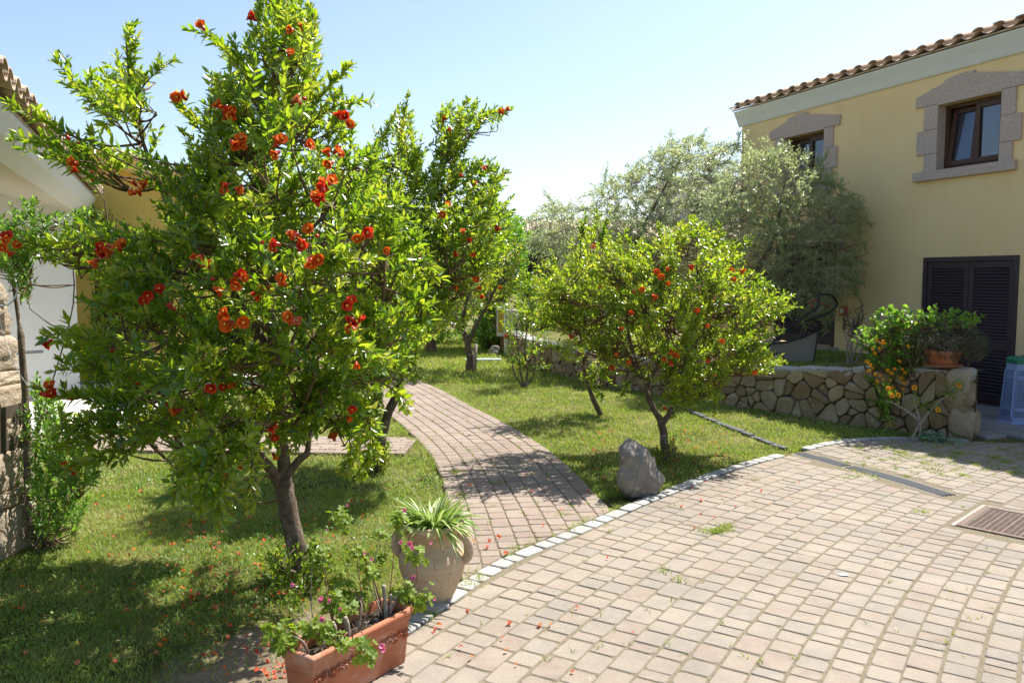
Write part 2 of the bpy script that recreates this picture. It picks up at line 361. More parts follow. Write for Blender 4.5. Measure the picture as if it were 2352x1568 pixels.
# ------------------------------------------------------------------ curves of the ground plan
def v2(l): return [Vector((p[0], p[1], 0)) for p in l]
KERB = spline(v2([(-1.55, 1.5), (-.95, 2.75), (-.31, 4.07), (.04, 4.69), (.476, 5.22), (1.03, 5.93), (1.34, 6.28), (1.94, 6.95), (2.77, 7.68), (3.34, 8.12), (3.75, 8.31), (4.1, 8.37), (4.5, 8.32), (4.95, 8.22)]), 6)
PATH = spline(v2([(-.2, 3.55), (-.27, 4.3), (-.36, 5.0), (-.49, 6.0), (-.76, 7.5), (-1.2, 8.95), (-1.66, 10.2), (-2.3, 12.0), (-3.2, 13.9), (-4.6, 15.7), (-6.4, 17)]), 6)
BRANCH = spline(v2([(-8.5, 9.0), (-6, 8.75), (-3.5, 8.6), (-1.0, 8.45)]), 6)
PATHW, BRW = 1.17, .8
WALL = spline(v2([(-.5, 20.5), (-.1, 18.2), (.45, 15.4), (1.2, 13.3), (2.0, 12.0), (2.79, 10.95), (3.47, 10.1), (4.17, 9.19), (4.78, 8.5), (4.9, 8.37)]), 8)
def cum(c):
    s = [0]
    for a, b in zip(c, c[1:]): s.append(s[-1]+(b-a).length)
    return np.array(s)
def sdist(curve, pts):
    """signed distance (right of the curve is positive) and arc position of points (N,2)"""
    c = np.array([(p.x, p.y) for p in curve]); s = cum(curve)
    best = np.full(len(pts), 1e9); sg = np.zeros(len(pts)); arc = np.zeros(len(pts))
    for i in range(len(c)-1):
        d = c[i+1]-c[i]; l = np.hypot(*d)
        if l < 1e-9: continue
        d = d/l; r = pts-c[i]; t = np.clip(r@d, 0, l)
        q = r-t[:, None]*d; dd = np.hypot(q[:, 0], q[:, 1])
        cr = r[:, 0]*d[1]-r[:, 1]*d[0]
        k = dd < best
        best[k] = dd[k]; sg[k] = np.sign(cr[k]); arc[k] = s[i]+t[k]
    return best*sg, arc
def curve_at(curve, s, S):
    s = min(max(s, 0), S[-1]-1e-6); i = min(int(np.searchsorted(S, s, 'right'))-1, len(curve)-2)
    a, b = curve[i], curve[i+1]; t = (s-S[i])/max(S[i+1]-S[i], 1e-9)
    p = a.lerp(b, t)
    # smoothed tangent
    t0 = (curve[min(i+1, len(curve)-1)]-curve[max(i-1, 0)]).normalized(); t1 = (curve[min(i+2, len(curve)-1)]-curve[i]).normalized()
    d = t0.lerp(t1, t).normalized()
    return p, Vector((d.y, -d.x, 0))
def in_court(p): return sdist(KERB, p)[0] > 0
def in_path(p):
    d, a = sdist(PATH, p); return (d > 0) & (d < PATHW)
def in_branch(p):
    d, a = sdist(BRANCH, p); return (d > 0) & (d < BRW) & (p[:, 0] < -1.1)
CONC = [(-6.4, 11.75), (-8.5, 9.8), (-8.5, 9.02), (-4.85, 8.62), (-4.6, 9.2), (-4.7, 10.8)]
def in_poly(poly, pts):
    x, y = pts[:, 0], pts[:, 1]; r = np.zeros(len(pts), bool); n = len(poly)
    for i in range(n):
        x0, y0 = poly[i]; x1, y1 = poly[(i+1) % n]
        if y0 == y1: continue
        k = ((y0 > y) != (y1 > y)) & (x < (x1-x0)*(y-y0)/(y1-y0)+x0); r ^= k
    return r
DRAIN = spline([G(x, y) for x, y in ((1530, 919), (1567, 934), (1700, 987), (1835, 1039), (1893, 1055), (1945, 1070), (2060, 1100), (2185, 1139))], 6)
def in_drain(p, w=.075):
    d, a = sdist(DRAIN, p); return (np.abs(d) < w) & (a < cum(DRAIN)[-1]-.001) & (a > .001)
MH = [G(2254, 1162), G(2204, 1206), G(2204, 1206)+(G(2352, 1236)-G(2204, 1206))*1.75]; MH.append(MH[2]+MH[0]-MH[1])
def ztop(Y): return max(.47, .73-(Y-8.45)*.11)

# ------------------------------------------------------------------ ground
me = bpy.data.meshes.new('ground')
me.from_pydata([(-400, -100, -.03), (400, -100, -.03), (400, 700, -.03), (-400, 700, -.03)], [], [(0, 1, 2, 3)])
tag(link('ground', me, None, [MT['ground']]), kind='structure')
# ------------------------------------------------------------------ pavers
def chamfer_poly(c, ch):
    out = []
    n = len(c)
    for i in range(n):
        p, a, b = c[i], c[i-1], c[(i+1) % n]
        la, lb = (a-p).length, (b-p).length
        k = ch*random.uniform(.5, 1.6); k = min(k, la*.35, lb*.35)
        if la < 1e-4 or lb < 1e-4: continue
        q0 = p+(a-p)/la*k; q1 = p+(b-p)/lb*k
        out += [q0, (q0+q1)/2*.55+p*.45, q1]
    return out
def clip(poly, p0, nrm):
    out = []; n = len(poly)
    for i in range(n):
        a, b = poly[i], poly[(i+1) % n]; da, db = (a-p0).dot(nrm), (b-p0).dot(nrm)
        if da >= 0: out.append(a)
        if (da >= 0) != (db >= 0): out.append(a+(b-a)*(da/(da-db)))
    return out
def add_paver(mb, poly, top, gap=.0042, ch=.016, depth=.05):
    n = len(poly); c = sum(poly, Vector())/n
    area = .5*abs(sum(poly[i].x*poly[(i+1) % n].y-poly[(i+1) % n].x*poly[i].y for i in range(n)))
    if area < 5e-4: return
    r = math.sqrt(area)
    ins = [p+(c-p).normalized()*min(gap*1.4, r*.2) for p in poly]
    cc = chamfer_poly(ins, ch)
    cc = [p+Vector((random.gauss(0, .0012), random.gauss(0, .0012), 0)) for p in cc]
    m = len(cc); tx, ty = random.gauss(0, .007), random.gauss(0, .007)
    h = lambda p: top+(p.x-c.x)*tx+(p.y-c.y)*ty
    b = min(.007, r*.1)
    inn = [p+(c-p).normalized()*b for p in cc]; inn2 = [p+(c-p).normalized()*b*.45 for p in cc]
    vs = [Vector((p.x, p.y, h(p))) for p in inn]+[Vector((p.x, p.y, h(p)-.0022)) for p in inn2]+[Vector((p.x, p.y, h(p)-.006)) for p in cc]+[Vector((p.x, p.y, h(p)-depth)) for p in cc]
    fs = [tuple(range(m-1, -1, -1))] if area and ((cc[1]-cc[0]).cross(cc[2]-cc[1]).z < 0) else [tuple(range(m))]
    fs = [tuple(range(m))]
    for r_ in range(3):
        fs += [(r_*m+k, (r_+1)*m+k, (r_+1)*m+(k+1) % m, r_*m+(k+1) % m) for k in range(m)]
    mb.add(vs, fs, 0, False)
def rows(mb, curve, o0, o1, pitch, s0, s1, keep, lens, cutline=None, top=0.0, gap=.0042, ch=.016):
    S = cum(curve); k = 0; o = o0
    while o < o1-1e-4:
        s = s0+random.uniform(0, .2); oo = min(o+pitch, o1)
        wob = random.uniform(-.003, .003)
        while s < s1:
            l = random.choice(lens)*random.uniform(.93, 1.07)
            q = []
            for ss, of in ((s, o), (s+l, o), (s+l, oo), (s, oo)):
                p, nr = curve_at(curve, ss, S); q.append(p+nr*(of+wob))
            q = q[::-1]
            if keep(q):
                pl = cutline(q) if cutline else q
                if pl and len(pl) >= 3: add_paver(mb, pl, top+random.gauss(0, .0009), gap, ch)
            s += l
        o += pitch; k += 1
def vec_pts(q): return np.array([(p.x, p.y) for p in q])
def curve_clip(curve, side, margin):
    c = [(p.x, p.y) for p in curve]
    def f(q):
        d, a = sdist(curve, vec_pts(q)); d = d*side
        if (d > margin).all(): return q
        if (d < margin).all(): return None
        p, nr = curve_at(curve, float(a.mean()), cum(curve))
        return clip(q, p+nr*side*margin, nr*side)
    return f
def frame_keep(q, ylim=14):
    c = sum(q, Vector())/len(q)
    if c.y < 1.9 or c.y > ylim: return False
    x, y = proj(c); return -150 < x < 2600 and y < 1750
mh_in = lambda q: in_poly([(p.x, p.y) for p in MH_OUT], vec_pts(q)).any()
cx = (MH[0]+MH[2])/2
MH_OUT = [cx+(p-cx)*1.09 for p in MH]
# courtyard rows: big arc parallel to the kerb
def arc3(p1, p2, p3):
    a, b, c = Vector(p1), Vector(p2), Vector(p3)
    d = 2*(a.x*(b.y-c.y)+b.x*(c.y-a.y)+c.x*(a.y-b.y))
    ux = ((a.x**2+a.y**2)*(b.y-c.y)+(b.x**2+b.y**2)*(c.y-a.y)+(c.x**2+c.y**2)*(a.y-b.y))/d
    uy = ((a.x**2+a.y**2)*(c.x-b.x)+(b.x**2+b.y**2)*(a.x-c.x)+(c.x**2+c.y**2)*(b.x-a.x))/d
    return Vector((ux, uy, 0)), math.hypot(a.x-ux, a.y-uy)
cc_, RR = arc3((-.31, 4.07, 0), (1.04, 5.95, 0), (3.3, 8.1, 0))
th1 = math.atan2(4.07-cc_.y, -.31-cc_.x)
ARC = [cc_+Vector((math.cos(th1+t), math.sin(th1+t), 0))*RR for t in np.linspace(3.6/RR, -12.5/RR, 90)]
mb = MB()
kclip = curve_clip(KERB, 1, .004)
WCORN = [(4.78, 8.5), (4.98, 8.42), (5.75, 11.5), (4.0, 11.5), (4.2, 9.3)]
def keep_court(q):
    if not frame_keep(q): return False
    if in_drain(vec_pts(q+[(q[0]+q[2])/2]), .085).any() or mh_in(q): return False
    if in_poly(WCORN, vec_pts(q)).any(): return False
    c = (q[0]+q[2])/2
    return c.x < 6.2 and not ((c.x-4.9)*.25+c.y > 8.75)
rows(mb, ARC, .0, 7.0, .139, 0, cum(ARC)[-1], keep_court, (.095, .13, .145, .15, .2, .215), kclip)
tag(mb.build('courtyard_paving', MT['paver']), kind='structure')
# small cut pavers along drain edge are left as sand: joint bed under everything
mb = MB(); K = [p for p in KERB]
for a, b in zip(K, K[1:]): mb.add([(a.x, a.y, -.012), (b.x, b.y, -.012), (b.x+7, b.y-7, -.012), (a.x+7, a.y-7, -.012)], [(0, 3, 2, 1)])
me = bpy.data.meshes.new('paving_bed'); me.from_pydata([(p.x, p.y, -.0044) for p in KERB]+[(9, 8.2, -.0044), (9, 0, -.0044), (-2, 0, -.0044)], [], [tuple(range(len(KERB)+3))[::-1]])
tag(link('paving_bed', me, None, [MT['joint']]), kind='structure')
# garden path
mb = MB()
pclip = curve_clip(KERB, -1, .125)
rows(mb, PATH, 0, PATHW, .13, 0, cum(PATH)[-1], lambda q: frame_keep(q, 17), (.1, .13, .15, .19), pclip, .002)
tag(mb.build('garden_path', MT['pathpaver']), kind='structure')
mb = MB()
def keep_br(q):
    return frame_keep(q) and not (sdist(PATH, vec_pts(q))[0] > -.005).any()
rows(mb, BRANCH, 0, BRW, .13, 0, cum(BRANCH)[-1], keep_br, (.1, .14, .18), None, .002)
tag(mb.build('side_path', MT['pathpaver']), kind='structure')
def strip(name, curve, w0, w1, z, m, kind='structure', lo=None, hi=None):
    mb = MB(); S = cum(curve); v = []
    for s in np.linspace(lo or 0, hi or S[-1], 50):
        p, nr = curve_at(curve, s, S); v += [p+nr*w0+Vector((0, 0, z)), p+nr*w1+Vector((0, 0, z))]
    mb.add(v, [(2*i, 2*i+1, 2*i+3, 2*i+2)[::-1] for i in range(49)])
    return tag(mb.build(name, m), kind=kind)
strip('path_bed', PATH, 0, PATHW, -.0048, MT['joint']); strip('side_path_bed', BRANCH, 0, BRW, -.0056, MT['joint'])
# kerb of granite setts
mb = MB()
rows(mb, KERB, -.118, 0, .118, .6, cum(KERB)[-1]-.2, lambda q: frame_keep(q) and not in_drain(vec_pts(q), .08).any() and not (math.hypot(sum(p.x for p in q)/4+.425, sum(p.y for p in q)/4-4.15) < .1), (.1, .13, .15, .19, .21), None, .005, .007, .02)
tag(mb.build('kerb', MT['granite']), kind='structure')
# concrete apron and slabs
mb = MB(); mb.prism(CONC, -.028, -.004)
tag(mb.build('concrete_apron', MT['concrete']), kind='structure')
mb = MB()
dP = Vector((-.388, .9217, 0)); nP = Vector((.9217, .388, 0)); o = Vector((4.95, 8.66, 0))
for i in range(8):
    u = -1.2
    while u < 3.6:
        l = random.uniform(.35, .6)
        q = [o+nP*(i*.34+a-.3)+dP*(u+b) for a, b in ((0, 0), (.335, 0), (.335, l), (0, l))]
        c = (q[0]+q[2])/2
        if (c.x-4.9)*.25+c.y > 8.62 and not in_poly(WCORN, vec_pts([c])).any(): add_paver(mb, q, .002, .004, .01)
        u += l
tag(mb.build('patio_slabs', MT['slate']), kind='structure')

# ------------------------------------------------------------------ drain channel: two cast gratings, and the stone-lined runnel across the lawn
SD = cum(DRAIN)
def grating(name, s0, s1, label, cat, group):
    t = thing(name, label, cat, curve_at(DRAIN, s0, SD)[0], 0, group)
    f = MB(); b = MB(); n = int((s1-s0)/.022)
    pit = MB(); vs = []
    for i in range(n+1):
        s = s0+(s1-s0)*i/n; p, nr = curve_at(DRAIN, s, SD)
        vs += [p-nr*.068+Vector((0, 0, -.008)), p+nr*.068+Vector((0, 0, -.008))]
        tg = Vector((-nr.y, nr.x, 0))
        Mx = Matrix(((nr.x, tg.x, 0, p.x), (nr.y, tg.y, 0, p.y), (0, 0, 1, 0), (0, 0, 0, 1)))
        if i < n: b.box((-.056, -.0055, -.006), (.056, .0055, .003), 0, Mx)
    pit.add(vs, [(2*i, 2*i+1, 2*i+3, 2*i+2)[::-1] for i in range(n)])
    for w in (-.062, -.019, .019, .062):
        l = []
        for i in range(13):
            p, nr = curve_at(DRAIN, s0+(s1-s0)*i/12, SD); l.append(p+nr*w+Vector((0, 0, -.003)))
        f.tube(l, .0075, 4)
    pit.build('channel', MT['dark'], t, True); f.build('frame', MT['iron'], t, True); b.build('bars', MT['iron'], t, True)
sA = float(sdist(DRAIN, np.array([G(1838, 1040)[:2]]))[1][0]); sB = float(sdist(DRAIN, np.array([G(1943, 1069)[:2]]))[1][0])
grating('drain_grate', sB+.05, SD[-1]-.02, 'long grey slotted drain grating in the open paving, nearest the manhole cover', 'drain grate', 'drain gratings in the paving')
grating('drain_grate', sA, sB, 'short grey drain grating just inside the pale kerb', 'drain grate', 'drain gratings in the paving')
mb = MB(); v = []
for s in np.linspace(0, sA-.25, 40):
    p, nr = curve_at(DRAIN, s, SD); v += [p-nr*.045+Vector((0, 0, -.02)), p+nr*.045+Vector((0, 0, -.02))]
mb.add(v, [(2*i, 2*i+1, 2*i+3, 2*i+2)[::-1] for i in range(39)])
s = 0
while s < sA-.3:
    p, nr = curve_at(DRAIN, s, SD); tg = Vector((-nr.y, nr.x, 0)); L_ = random.uniform(.1, .22)
    Mx = Matrix(((nr.x, tg.x, 0, p.x), (nr.y, tg.y, 0, p.y), (0, 0, 1, 0), (0, 0, 0, 1)))
    mb.bbox((-.036, 0, -.04), (.036, L_-.014, -.004+random.uniform(-.006, .006)), .008, 1, Mx); s += L_
tag(mb.build('runnel', [MT['soil'], MT['iron']]), kind='structure')
# concrete lips beside gratings
mb = MB()
for w0, w1 in ((-.088, -.072), (.072, .088)):
    v = []
    for s in np.linspace(sA-.02, SD[-1], 40):
        p, nr = curve_at(DRAIN, s, SD); v += [p+nr*w0+Vector((0, 0, -.002)), p+nr*w1+Vector((0, 0, -.002))]
    mb.add(v, [(2*i, 2*i+1, 2*i+3, 2*i+2)[::-1] for i in range(39)])
tag(mb.build('drain_edging', MT['oldcement']), kind='structure')
# manhole cover
t = thing('manhole_cover', 'rusty square cast iron cover with rows of small slots, set in the paving', 'manhole cover', MH[1])
ex = (MH[2]-MH[1]); ey = (MH[0]-MH[1]); lx, ly = ex.length, ey.length; ex.normalize(); ey.normalize()
ey = (ey-ex*ey.dot(ex)).normalized()
Mx = Matrix(((ex.x, ey.x, 0, MH[1].x), (ex.y, ey.y, 0, MH[1].y), (0, 0, 1, 0), (0, 0, 0, 1)))
mb = MB(); nx = 17; ny = 20; cxw = (lx-.06)/nx; cyw = (ly-.06)/ny
for i in range(nx+1):
    big = i % 3 == 0; w = .012 if big else .006
    x = .03+i*cxw; mb.box((x-w/2, .03, -.012), (x+w/2, ly-.03, .0045 if big else .003), 0, Mx)
for j in range(ny+1):
    y = .03+j*cyw; mb.box((.03, y-.0065, -.012), (lx-.03, y+.0065, .0022), 0, Mx)
mb.build('cover_plate', MT['rust'], t, True)
mb = MB(); mb.box((.0, 0, -.014), (lx, ly, -.008), 0, Mx); mb.build('pit', MT['dark'], t, True)
mb = MB()
for lo, hi in (((-.02, -.02), (lx+.02, .022)), ((-.02, ly-.022), (lx+.02, ly+.02)), ((-.02, .0225), (.022, ly-.0225)), ((lx-.022, .0225), (lx+.02, ly-.0225))):
    mb.box((*lo, -.02), (*hi, .006), 0, Mx)
mb.build('frame', MT['rust'], t, True)
mb = MB()
for lo, hi in (((-.05, -.03), (-.021, ly+.05)), ((-.02, ly+.021), (lx+.05, ly+.055))): mb.box((*lo, -.03), (*hi, .001), 0, Mx)
mb.build('surround', MT['oldcement'], t, True)

# ------------------------------------------------------------------ irregular stone faces (Voronoi cells in the plane of the wall)
def vor_cells(w, h, n, sx=1.35, jit=.42, seed=1):
    r = random.Random(seed); cell = math.sqrt(w*h/n); nx = max(1, round(w/(cell*sx))); ny = max(1, round(h/(cell/sx)))
    pts = []
    for j in range(ny):
        for i in range(nx):
            if r.random() < .1: continue
            pts.append(Vector(((i+.5+r.uniform(-jit, jit)+.5*(j % 2))*w/nx, (j+.5+r.uniform(-jit, jit))*h/ny, 0)))
            if r.random() < .5: pts.append(pts[-1]+Vector((r.uniform(-.5, .5)*cell, r.uniform(-.5, .5)*cell, 0)))
    out = []
    for p in pts:
        poly = [Vector((0, 0, 0)), Vector((w, 0, 0)), Vector((w, h, 0)), Vector((0, h, 0))]
        for q in pts:
            if q is p or (q-p).length > cell*4: continue
            d = (p-q); 
            if d.length < 1e-6: continue
            poly = clip(poly, (p+q)/2, d.normalized())
            if len(poly) < 3: break
        if len(poly) >= 3: out.append(poly)
    return out
def stone(mb, poly, mapf, gap=.011, depth=.05, mi=0):
    n = len(poly); c = sum(poly, Vector())/n
    area = .5*abs(sum(poly[i].x*poly[(i+1) % n].y-poly[(i+1) % n].x*poly[i].y for i in range(n)))
    if area < .0008: return
    r = math.sqrt(area)
    g = [p+(c-p).normalized()*min(gap, r*.22) for p in poly]
    for _ in range(1):  # round the corners off
        g = [q for i in range(len(g)) for q in (g[i].lerp(g[(i+1) % len(g)], .19), g[i].lerp(g[(i+1) % len(g)], .81))]
    m = len(g); dep = depth*random.uniform(.6, 1.25); sd = random.uniform(0, 50)
    tiltx, tilty = random.gauss(0, .12), random.gauss(0, .12)
    def off(p, k):
        return dep*k+((p.x-c.x)*tiltx+(p.y-c.y)*tilty)*k+.03*k*noise.noise(Vector((p.x*9, p.y*9, sd)))+.012*k*noise.noise(Vector((p.x*30, p.y*30, sd)))
    vs = []
    for k, sc in ((0, 1.0), (.8, 1.0), (.97, .965), (1, .9), (1.02, .5)):
        for p in g:
            q = c+(p-c)*sc; q = q+Vector((noise.noise(Vector((q.x*14, q.y*14, sd))), noise.noise(Vector((q.y*14, q.x*14, sd+9))), 0))*.007
            vs.append(mapf(q.x, q.y, off(q, k)))
    vs.append(mapf(c.x, c.y, off(c, 1.06)))
    fs = [(r_*m+k, r_*m+(k+1) % m, (r_+1)*m+(k+1) % m, (r_+1)*m+k) for r_ in range(4) for k in range(m)]
    fs += [(4*m+k, 4*m+(k+1) % m, 5*m) for k in range(m)]
    mb.add(vs, fs, mi, True)

# ------------------------------------------------------------------ retaining wall and the terrace behind it
SW = cum(WALL); LW = SW[-1]
wall = thing('retaining_wall', 'low wall of rough brown field stones holding up the terrace lawn', 'stone wall', WALL[-1])
def wmap(s, z01, d):
    p, nr = curve_at(WALL, s, SW); return Vector((p.x, p.y, 0))-(-nr)*d*1+Vector((0, 0, -.04))+Vector((0, 0, z01*(ztop(p.y)+.02)/.7))
test = curve_at(WALL, LW*.8, SW)[1]
sgn = -1 if test.y > 0 else 1   # outward = towards the camera side
def wmap(s, z, d):
    p, nr = curve_at(WALL, s, SW); return p+nr*d*sgn+Vector((0, 0, -.05+z*(ztop(p.y)+.04)/.7))
mb = MB()
for c in vor_cells(LW, .7, 230, 1.5, .48, 5): stone(mb, c, wmap, .0095, .05)
# end face of the wall, running back to the house
e0, e1 = Vector((4.92, 8.38, 0)), Vector((5.86, 11.56, 0)); eD = (e1-e0).normalized(); eN = Vector((eD.y, -eD.x, 0)); eL = (e1-e0).length
for c in [q for q in vor_cells(eL, .75, 34, 1.1, .4, 8) if min(v.x for v in q) > .42]: stone(mb, c, lambda s, z, d: e0+eD*s+eN*d+Vector((0, 0, -.05+z*(.76-.06*s))), .008, .05)
# big corner stones
def lump(mb, c, size, seed, mi=0, rot=0, sub=3, amp=.25, box=.55):
    bm = bmesh.new(); bmesh.ops.create_icosphere(bm, subdivisions=sub, radius=1)
    Mr = Matrix.Rotation(rot, 3, 'Z')
    for v in bm.verts:
        p = v.co.copy(); m = max(abs(p.x), abs(p.y), abs(p.z)); p = p.lerp(p/m, box)
        p *= 1+amp*noise.noise(p*1.3+Vector((seed, 0, 0)))+.06*noise.noise(p*5+Vector((0, seed, 0)))
        v.co = Mr @ Vector((p.x*size[0], p.y*size[1], p.z*size[2]))
    bm.verts.index_update(); vs = [v.co+Vector(c) for v in bm.verts]; fs = [[v.index for v in f.verts] for f in bm.faces]
    bm.free(); mb.add(vs, fs, mi, True)
lump(mb, (4.83, 8.52, .55), (.13, .12, .2), 3, rot=.75, box=.86, amp=.14); lump(mb, (4.86, 8.5, .16), (.14, .13, .15), 5, rot=.8, box=.82, amp=.16); lump(mb, (4.84, 8.53, .34), (.13, .12, .085), 9, rot=.7, box=.85, amp=.14)
mb.build('stones', MT['fieldstone'], wall, True)
mb = MB(); v = []; nW = 70
for i in range(nW+1):
    s = LW*i/nW; p, nr = curve_at(WALL, s, SW); zt = ztop(p.y)-.015
    b = p-nr*sgn*(.02+.32*min(1, (LW-s)/.5))
    v += [p+Vector((0, 0, -.05)), p+Vector((0, 0, zt)), b+Vector((0, 0, zt)), b+Vector((0, 0, -.05))]
mb.add(v, [(4*i+k, 4*i+(k+1) % 4, 4*i+4+(k+1) % 4, 4*i+4+k) for i in range(nW) for k in range(4)]+[(4*nW, 4*nW+1, 4*nW+2, 4*nW+3)])
q = [e0+eD*.12, e1, e1-eN*.3, e0-eN*.25+eD*.2]
mb.add([p+Vector((0, 0, z)) for z in (-.05, .69) for p in q], [(0, 1, 5, 4), (1, 2, 6, 5), (2, 3, 7, 6), (3, 0, 4, 7), (4, 5, 6, 7)])
mb.build('mortar', MT['mortar'], wall, True)
mb = MB(); s = 0
random.seed(21)
while s < LW-.02:   # flat coping stones
    l = min(random.uniform(.22, .5), LW-s); q = []
    for a, b in ((0, -.035), (l, -.035), (l, .3), (0, .3)):
        p, nr = curve_at(WALL, s+a, SW); q.append(p-nr*sgn*(b if b < 0 else .05+(b-.05)*min(1, (LW-s-a)/.5)))
    z = ztop(q[0].y)
    ccc = sum(q, Vector())/4; cw = (q[1]-q[0]).cross(q[2]-q[1]).z > 0
    add_paver(mb, q if cw else q[::-1], z+.02+random.uniform(-.008, .008), .005, .03, .06); s += l
mb.build('coping', MT['granite'], wall, True)
# terrace: strip from the wall back to the house
mb = MB(); v = []
for i in range(nW+1):
    s = LW*i/nW; p, nr = curve_at(WALL, s, SW); a = p-nr*sgn*.28; far = Vector((5.9, 11.6, 0))+Vector((-.388, .9217, 0))*9*(1-i/nW)
    for k in range(5):
        q = a.lerp(far, k/4); v.append((q.x, q.y, ztop(a.y)-.012+(.53-ztop(a.y))*k/4))
mb.add(v, [(5*i+k, 5*i+k+1, 5*i+6+k, 5*i+5+k) for i in range(nW) for k in range(4)], 0, True)
tag(mb.build('terrace_lawn', MT['ground']), kind='structure')

# ------------------------------------------------------------------ grass
def blades(name, pts, z, hgt, wid, lean=.5, label=None):
    n = len(pts); th = rng.uniform(0, 2*PI, n); la = rng.uniform(0, 2*PI, n)
    h = hgt*rng.uniform(.45, 1.25, n); w = wid*rng.uniform(.6, 1.3, n); ln = lean*rng.uniform(.2, 1.2, n)*h
    b = np.c_[pts, z]; sx = np.c_[np.cos(th), np.sin(th), np.zeros(n)]*w[:, None]*.5
    dl = np.c_[np.cos(la), np.sin(la), np.zeros(n)]*ln[:, None]
    mid = b+dl*.35+np.c_[np.zeros(n), np.zeros(n), h*.6]; tip = b+dl+np.c_[np.zeros(n), np.zeros(n), h*.93]
    co = np.stack([b-sx, b+sx, mid+sx*.75, mid-sx*.75, tip+sx*.15, tip-sx*.15], 1).reshape(-1, 3)
    i = np.arange(n)[:, None]*6
    f = np.concatenate([i+np.array([[0, 1, 2, 3]]), i+np.array([[3, 2, 4, 5]])])
    me = np_mesh(name, co, f); return tag(link(name, me, None, [MT['grass']]), kind='stuff')
def vnoise(p, sc, seed=0.0):
    """cheap smooth value noise"""
    q = p*sc+seed; i = np.floor(q).astype(int); f = q-i; f = f*f*(3-2*f)
    def h(a, b): 
        x = np.sin(a*127.1+b*311.7+seed)*43758.5453; return x-np.floor(x)
    return (h(i[:, 0], i[:, 1])*(1-f[:, 0])+h(i[:, 0]+1, i[:, 1])*f[:, 0])*(1-f[:, 1])+(h(i[:, 0], i[:, 1]+1)*(1-f[:, 0])+h(i[:, 0]+1, i[:, 1]+1)*f[:, 0])*f[:, 1]
def lawn_ok(p):
    ks, ka = sdist(KERB, p); m = ks < -.11; ps, _ = sdist(PATH, p)
    edge = .02+.05*vnoise(p, 6, 9)
    m &= ~((ps > -edge*.4) & (ps < PATHW+edge*.3)); 
    bs, _ = sdist(BRANCH, p); m &= ~((bs > 0) & (bs < BRW) & (p[:, 0] < -1.1))
    m &= ~in_poly(CONC, p); m &= ~(in_drain(p, .028+.03*vnoise(p, 11, 2)) & (sdist(DRAIN, p)[1] < 99))
    ws, wa = sdist(WALL, p); m &= ~(ws*sgn < .02) | (p[:, 1] > 21)
    m &= (p[:, 1] < 26)
    x = 1176+F*p[:, 0]/(p[:, 1]*cT+H*sT); m &= (x > -160) & (x < 2420) & (p[:, 1] > 2.2)
    return m
def dry(p): return np.clip(1.2-np.hypot((p[:, 0]+.92)/.62, (p[:, 1]-3.3)/.8)-.35*(vnoise(p, 9, 4)-.5), 0, 1)
def sample(x0, x1, y0, y1, n):
    return np.c_[rng.uniform(x0, x1, n), rng.uniform(y0, y1, n)]
p = sample(-4.4, .2, 2.2, 6.4, 230000)
p = p[lawn_ok(p)]; keep = rng.uniform(0, 1, len(p)) < (.12+1.1*vnoise(p, 5, 3)*(.25+1.2*vnoise(p, 19, 8)))*(1-.93*np.clip(dry(p)*2.2, 0, 1))*np.where(np.hypot(p[:, 0]+.43, p[:, 1]-4.1) < .3, .3, 1); p = p[keep]
blades('grass', p, np.full(len(p), -.03), .028, .0048, 1.25)
p = sample(-6, 5.2, 6.2, 13, 230000); p = p[lawn_ok(p)]; p = p[rng.uniform(0, 1, len(p)) < .25+.9*vnoise(p, 4, 3)*(.5+.8*vnoise(p, 14, 6))]
blades('grass', p, np.full(len(p), -.03), .036, .008, 1.2)
p = sample(-6, 2.5, 13, 26, 90000); p = p[lawn_ok(p)]; p = p[rng.uniform(0, 1, len(p)) < .4+.7*vnoise(p, 3, 3)]
blades('grass', p, np.full(len(p), -.03), .07, .016, .9)
p = sample(2.2, 6.2, 8.7, 15, 60000); ws, wa = sdist(WALL, p); m = (ws*sgn < -.24) & (p[:, 0]*.9217+p[:, 1]*.388 < 9.78) & (p[:, 0] < 4.75+.32*(p[:, 1]-8.6))
p = p[m & (rng.uniform(0, 1, len(p)) < .3+.8*vnoise(p, 5, 2))]
blades('grass', p, np.array([max(.5, ztop(y)-.03) for y in p[:, 1]]), .06, .009, .9)
# shaggy edges along the path and the kerb, clover in the turf
ed = []
for cv, off, s0, s1, nn in ((PATH, -.02, .9, 10, 2600), (PATH, PATHW+.02, 2.4, 12, 2600), (KERB, -.13, 2.9, 8.6, 2400)):
    S = cum(cv)
    for _ in range(nn):
        q, nr = curve_at(cv, random.uniform(s0, min(s1, S[-1])), S)
        if noise.noise(q*3.1) > -.12: q = q+nr*(off+random.gauss(0, .022)*(1 if off < 0 else -1)); ed.append((q.x, q.y))
p = np.array(ed); p = p[(sdist(KERB, p)[0] < -.1) & ~((np.hypot(p[:, 0]+.43, p[:, 1]-4.15) < .2))]
blades('edge_grass', p, np.full(len(p), -.025), .05, .006, 1.2)
p = sample(-4.4, .3, 2.2, 7.5, 26000); p = p[lawn_ok(p)]; p = p[(vnoise(p, 2.1, 5) > .42) & (dry(p) < .35)]
n = len(p); th = rng.uniform(0, 2*PI, n); el = rng.uniform(.1, .9, n); L_ = rng.uniform(.010, .022, n)
d = np.c_[np.cos(th)*np.cos(el), np.sin(th)*np.cos(el), np.sin(el)]; x = np.c_[-np.sin(th), np.cos(th), np.zeros(n)]; b = np.c_[p, rng.uniform(-.02, .006, n)]
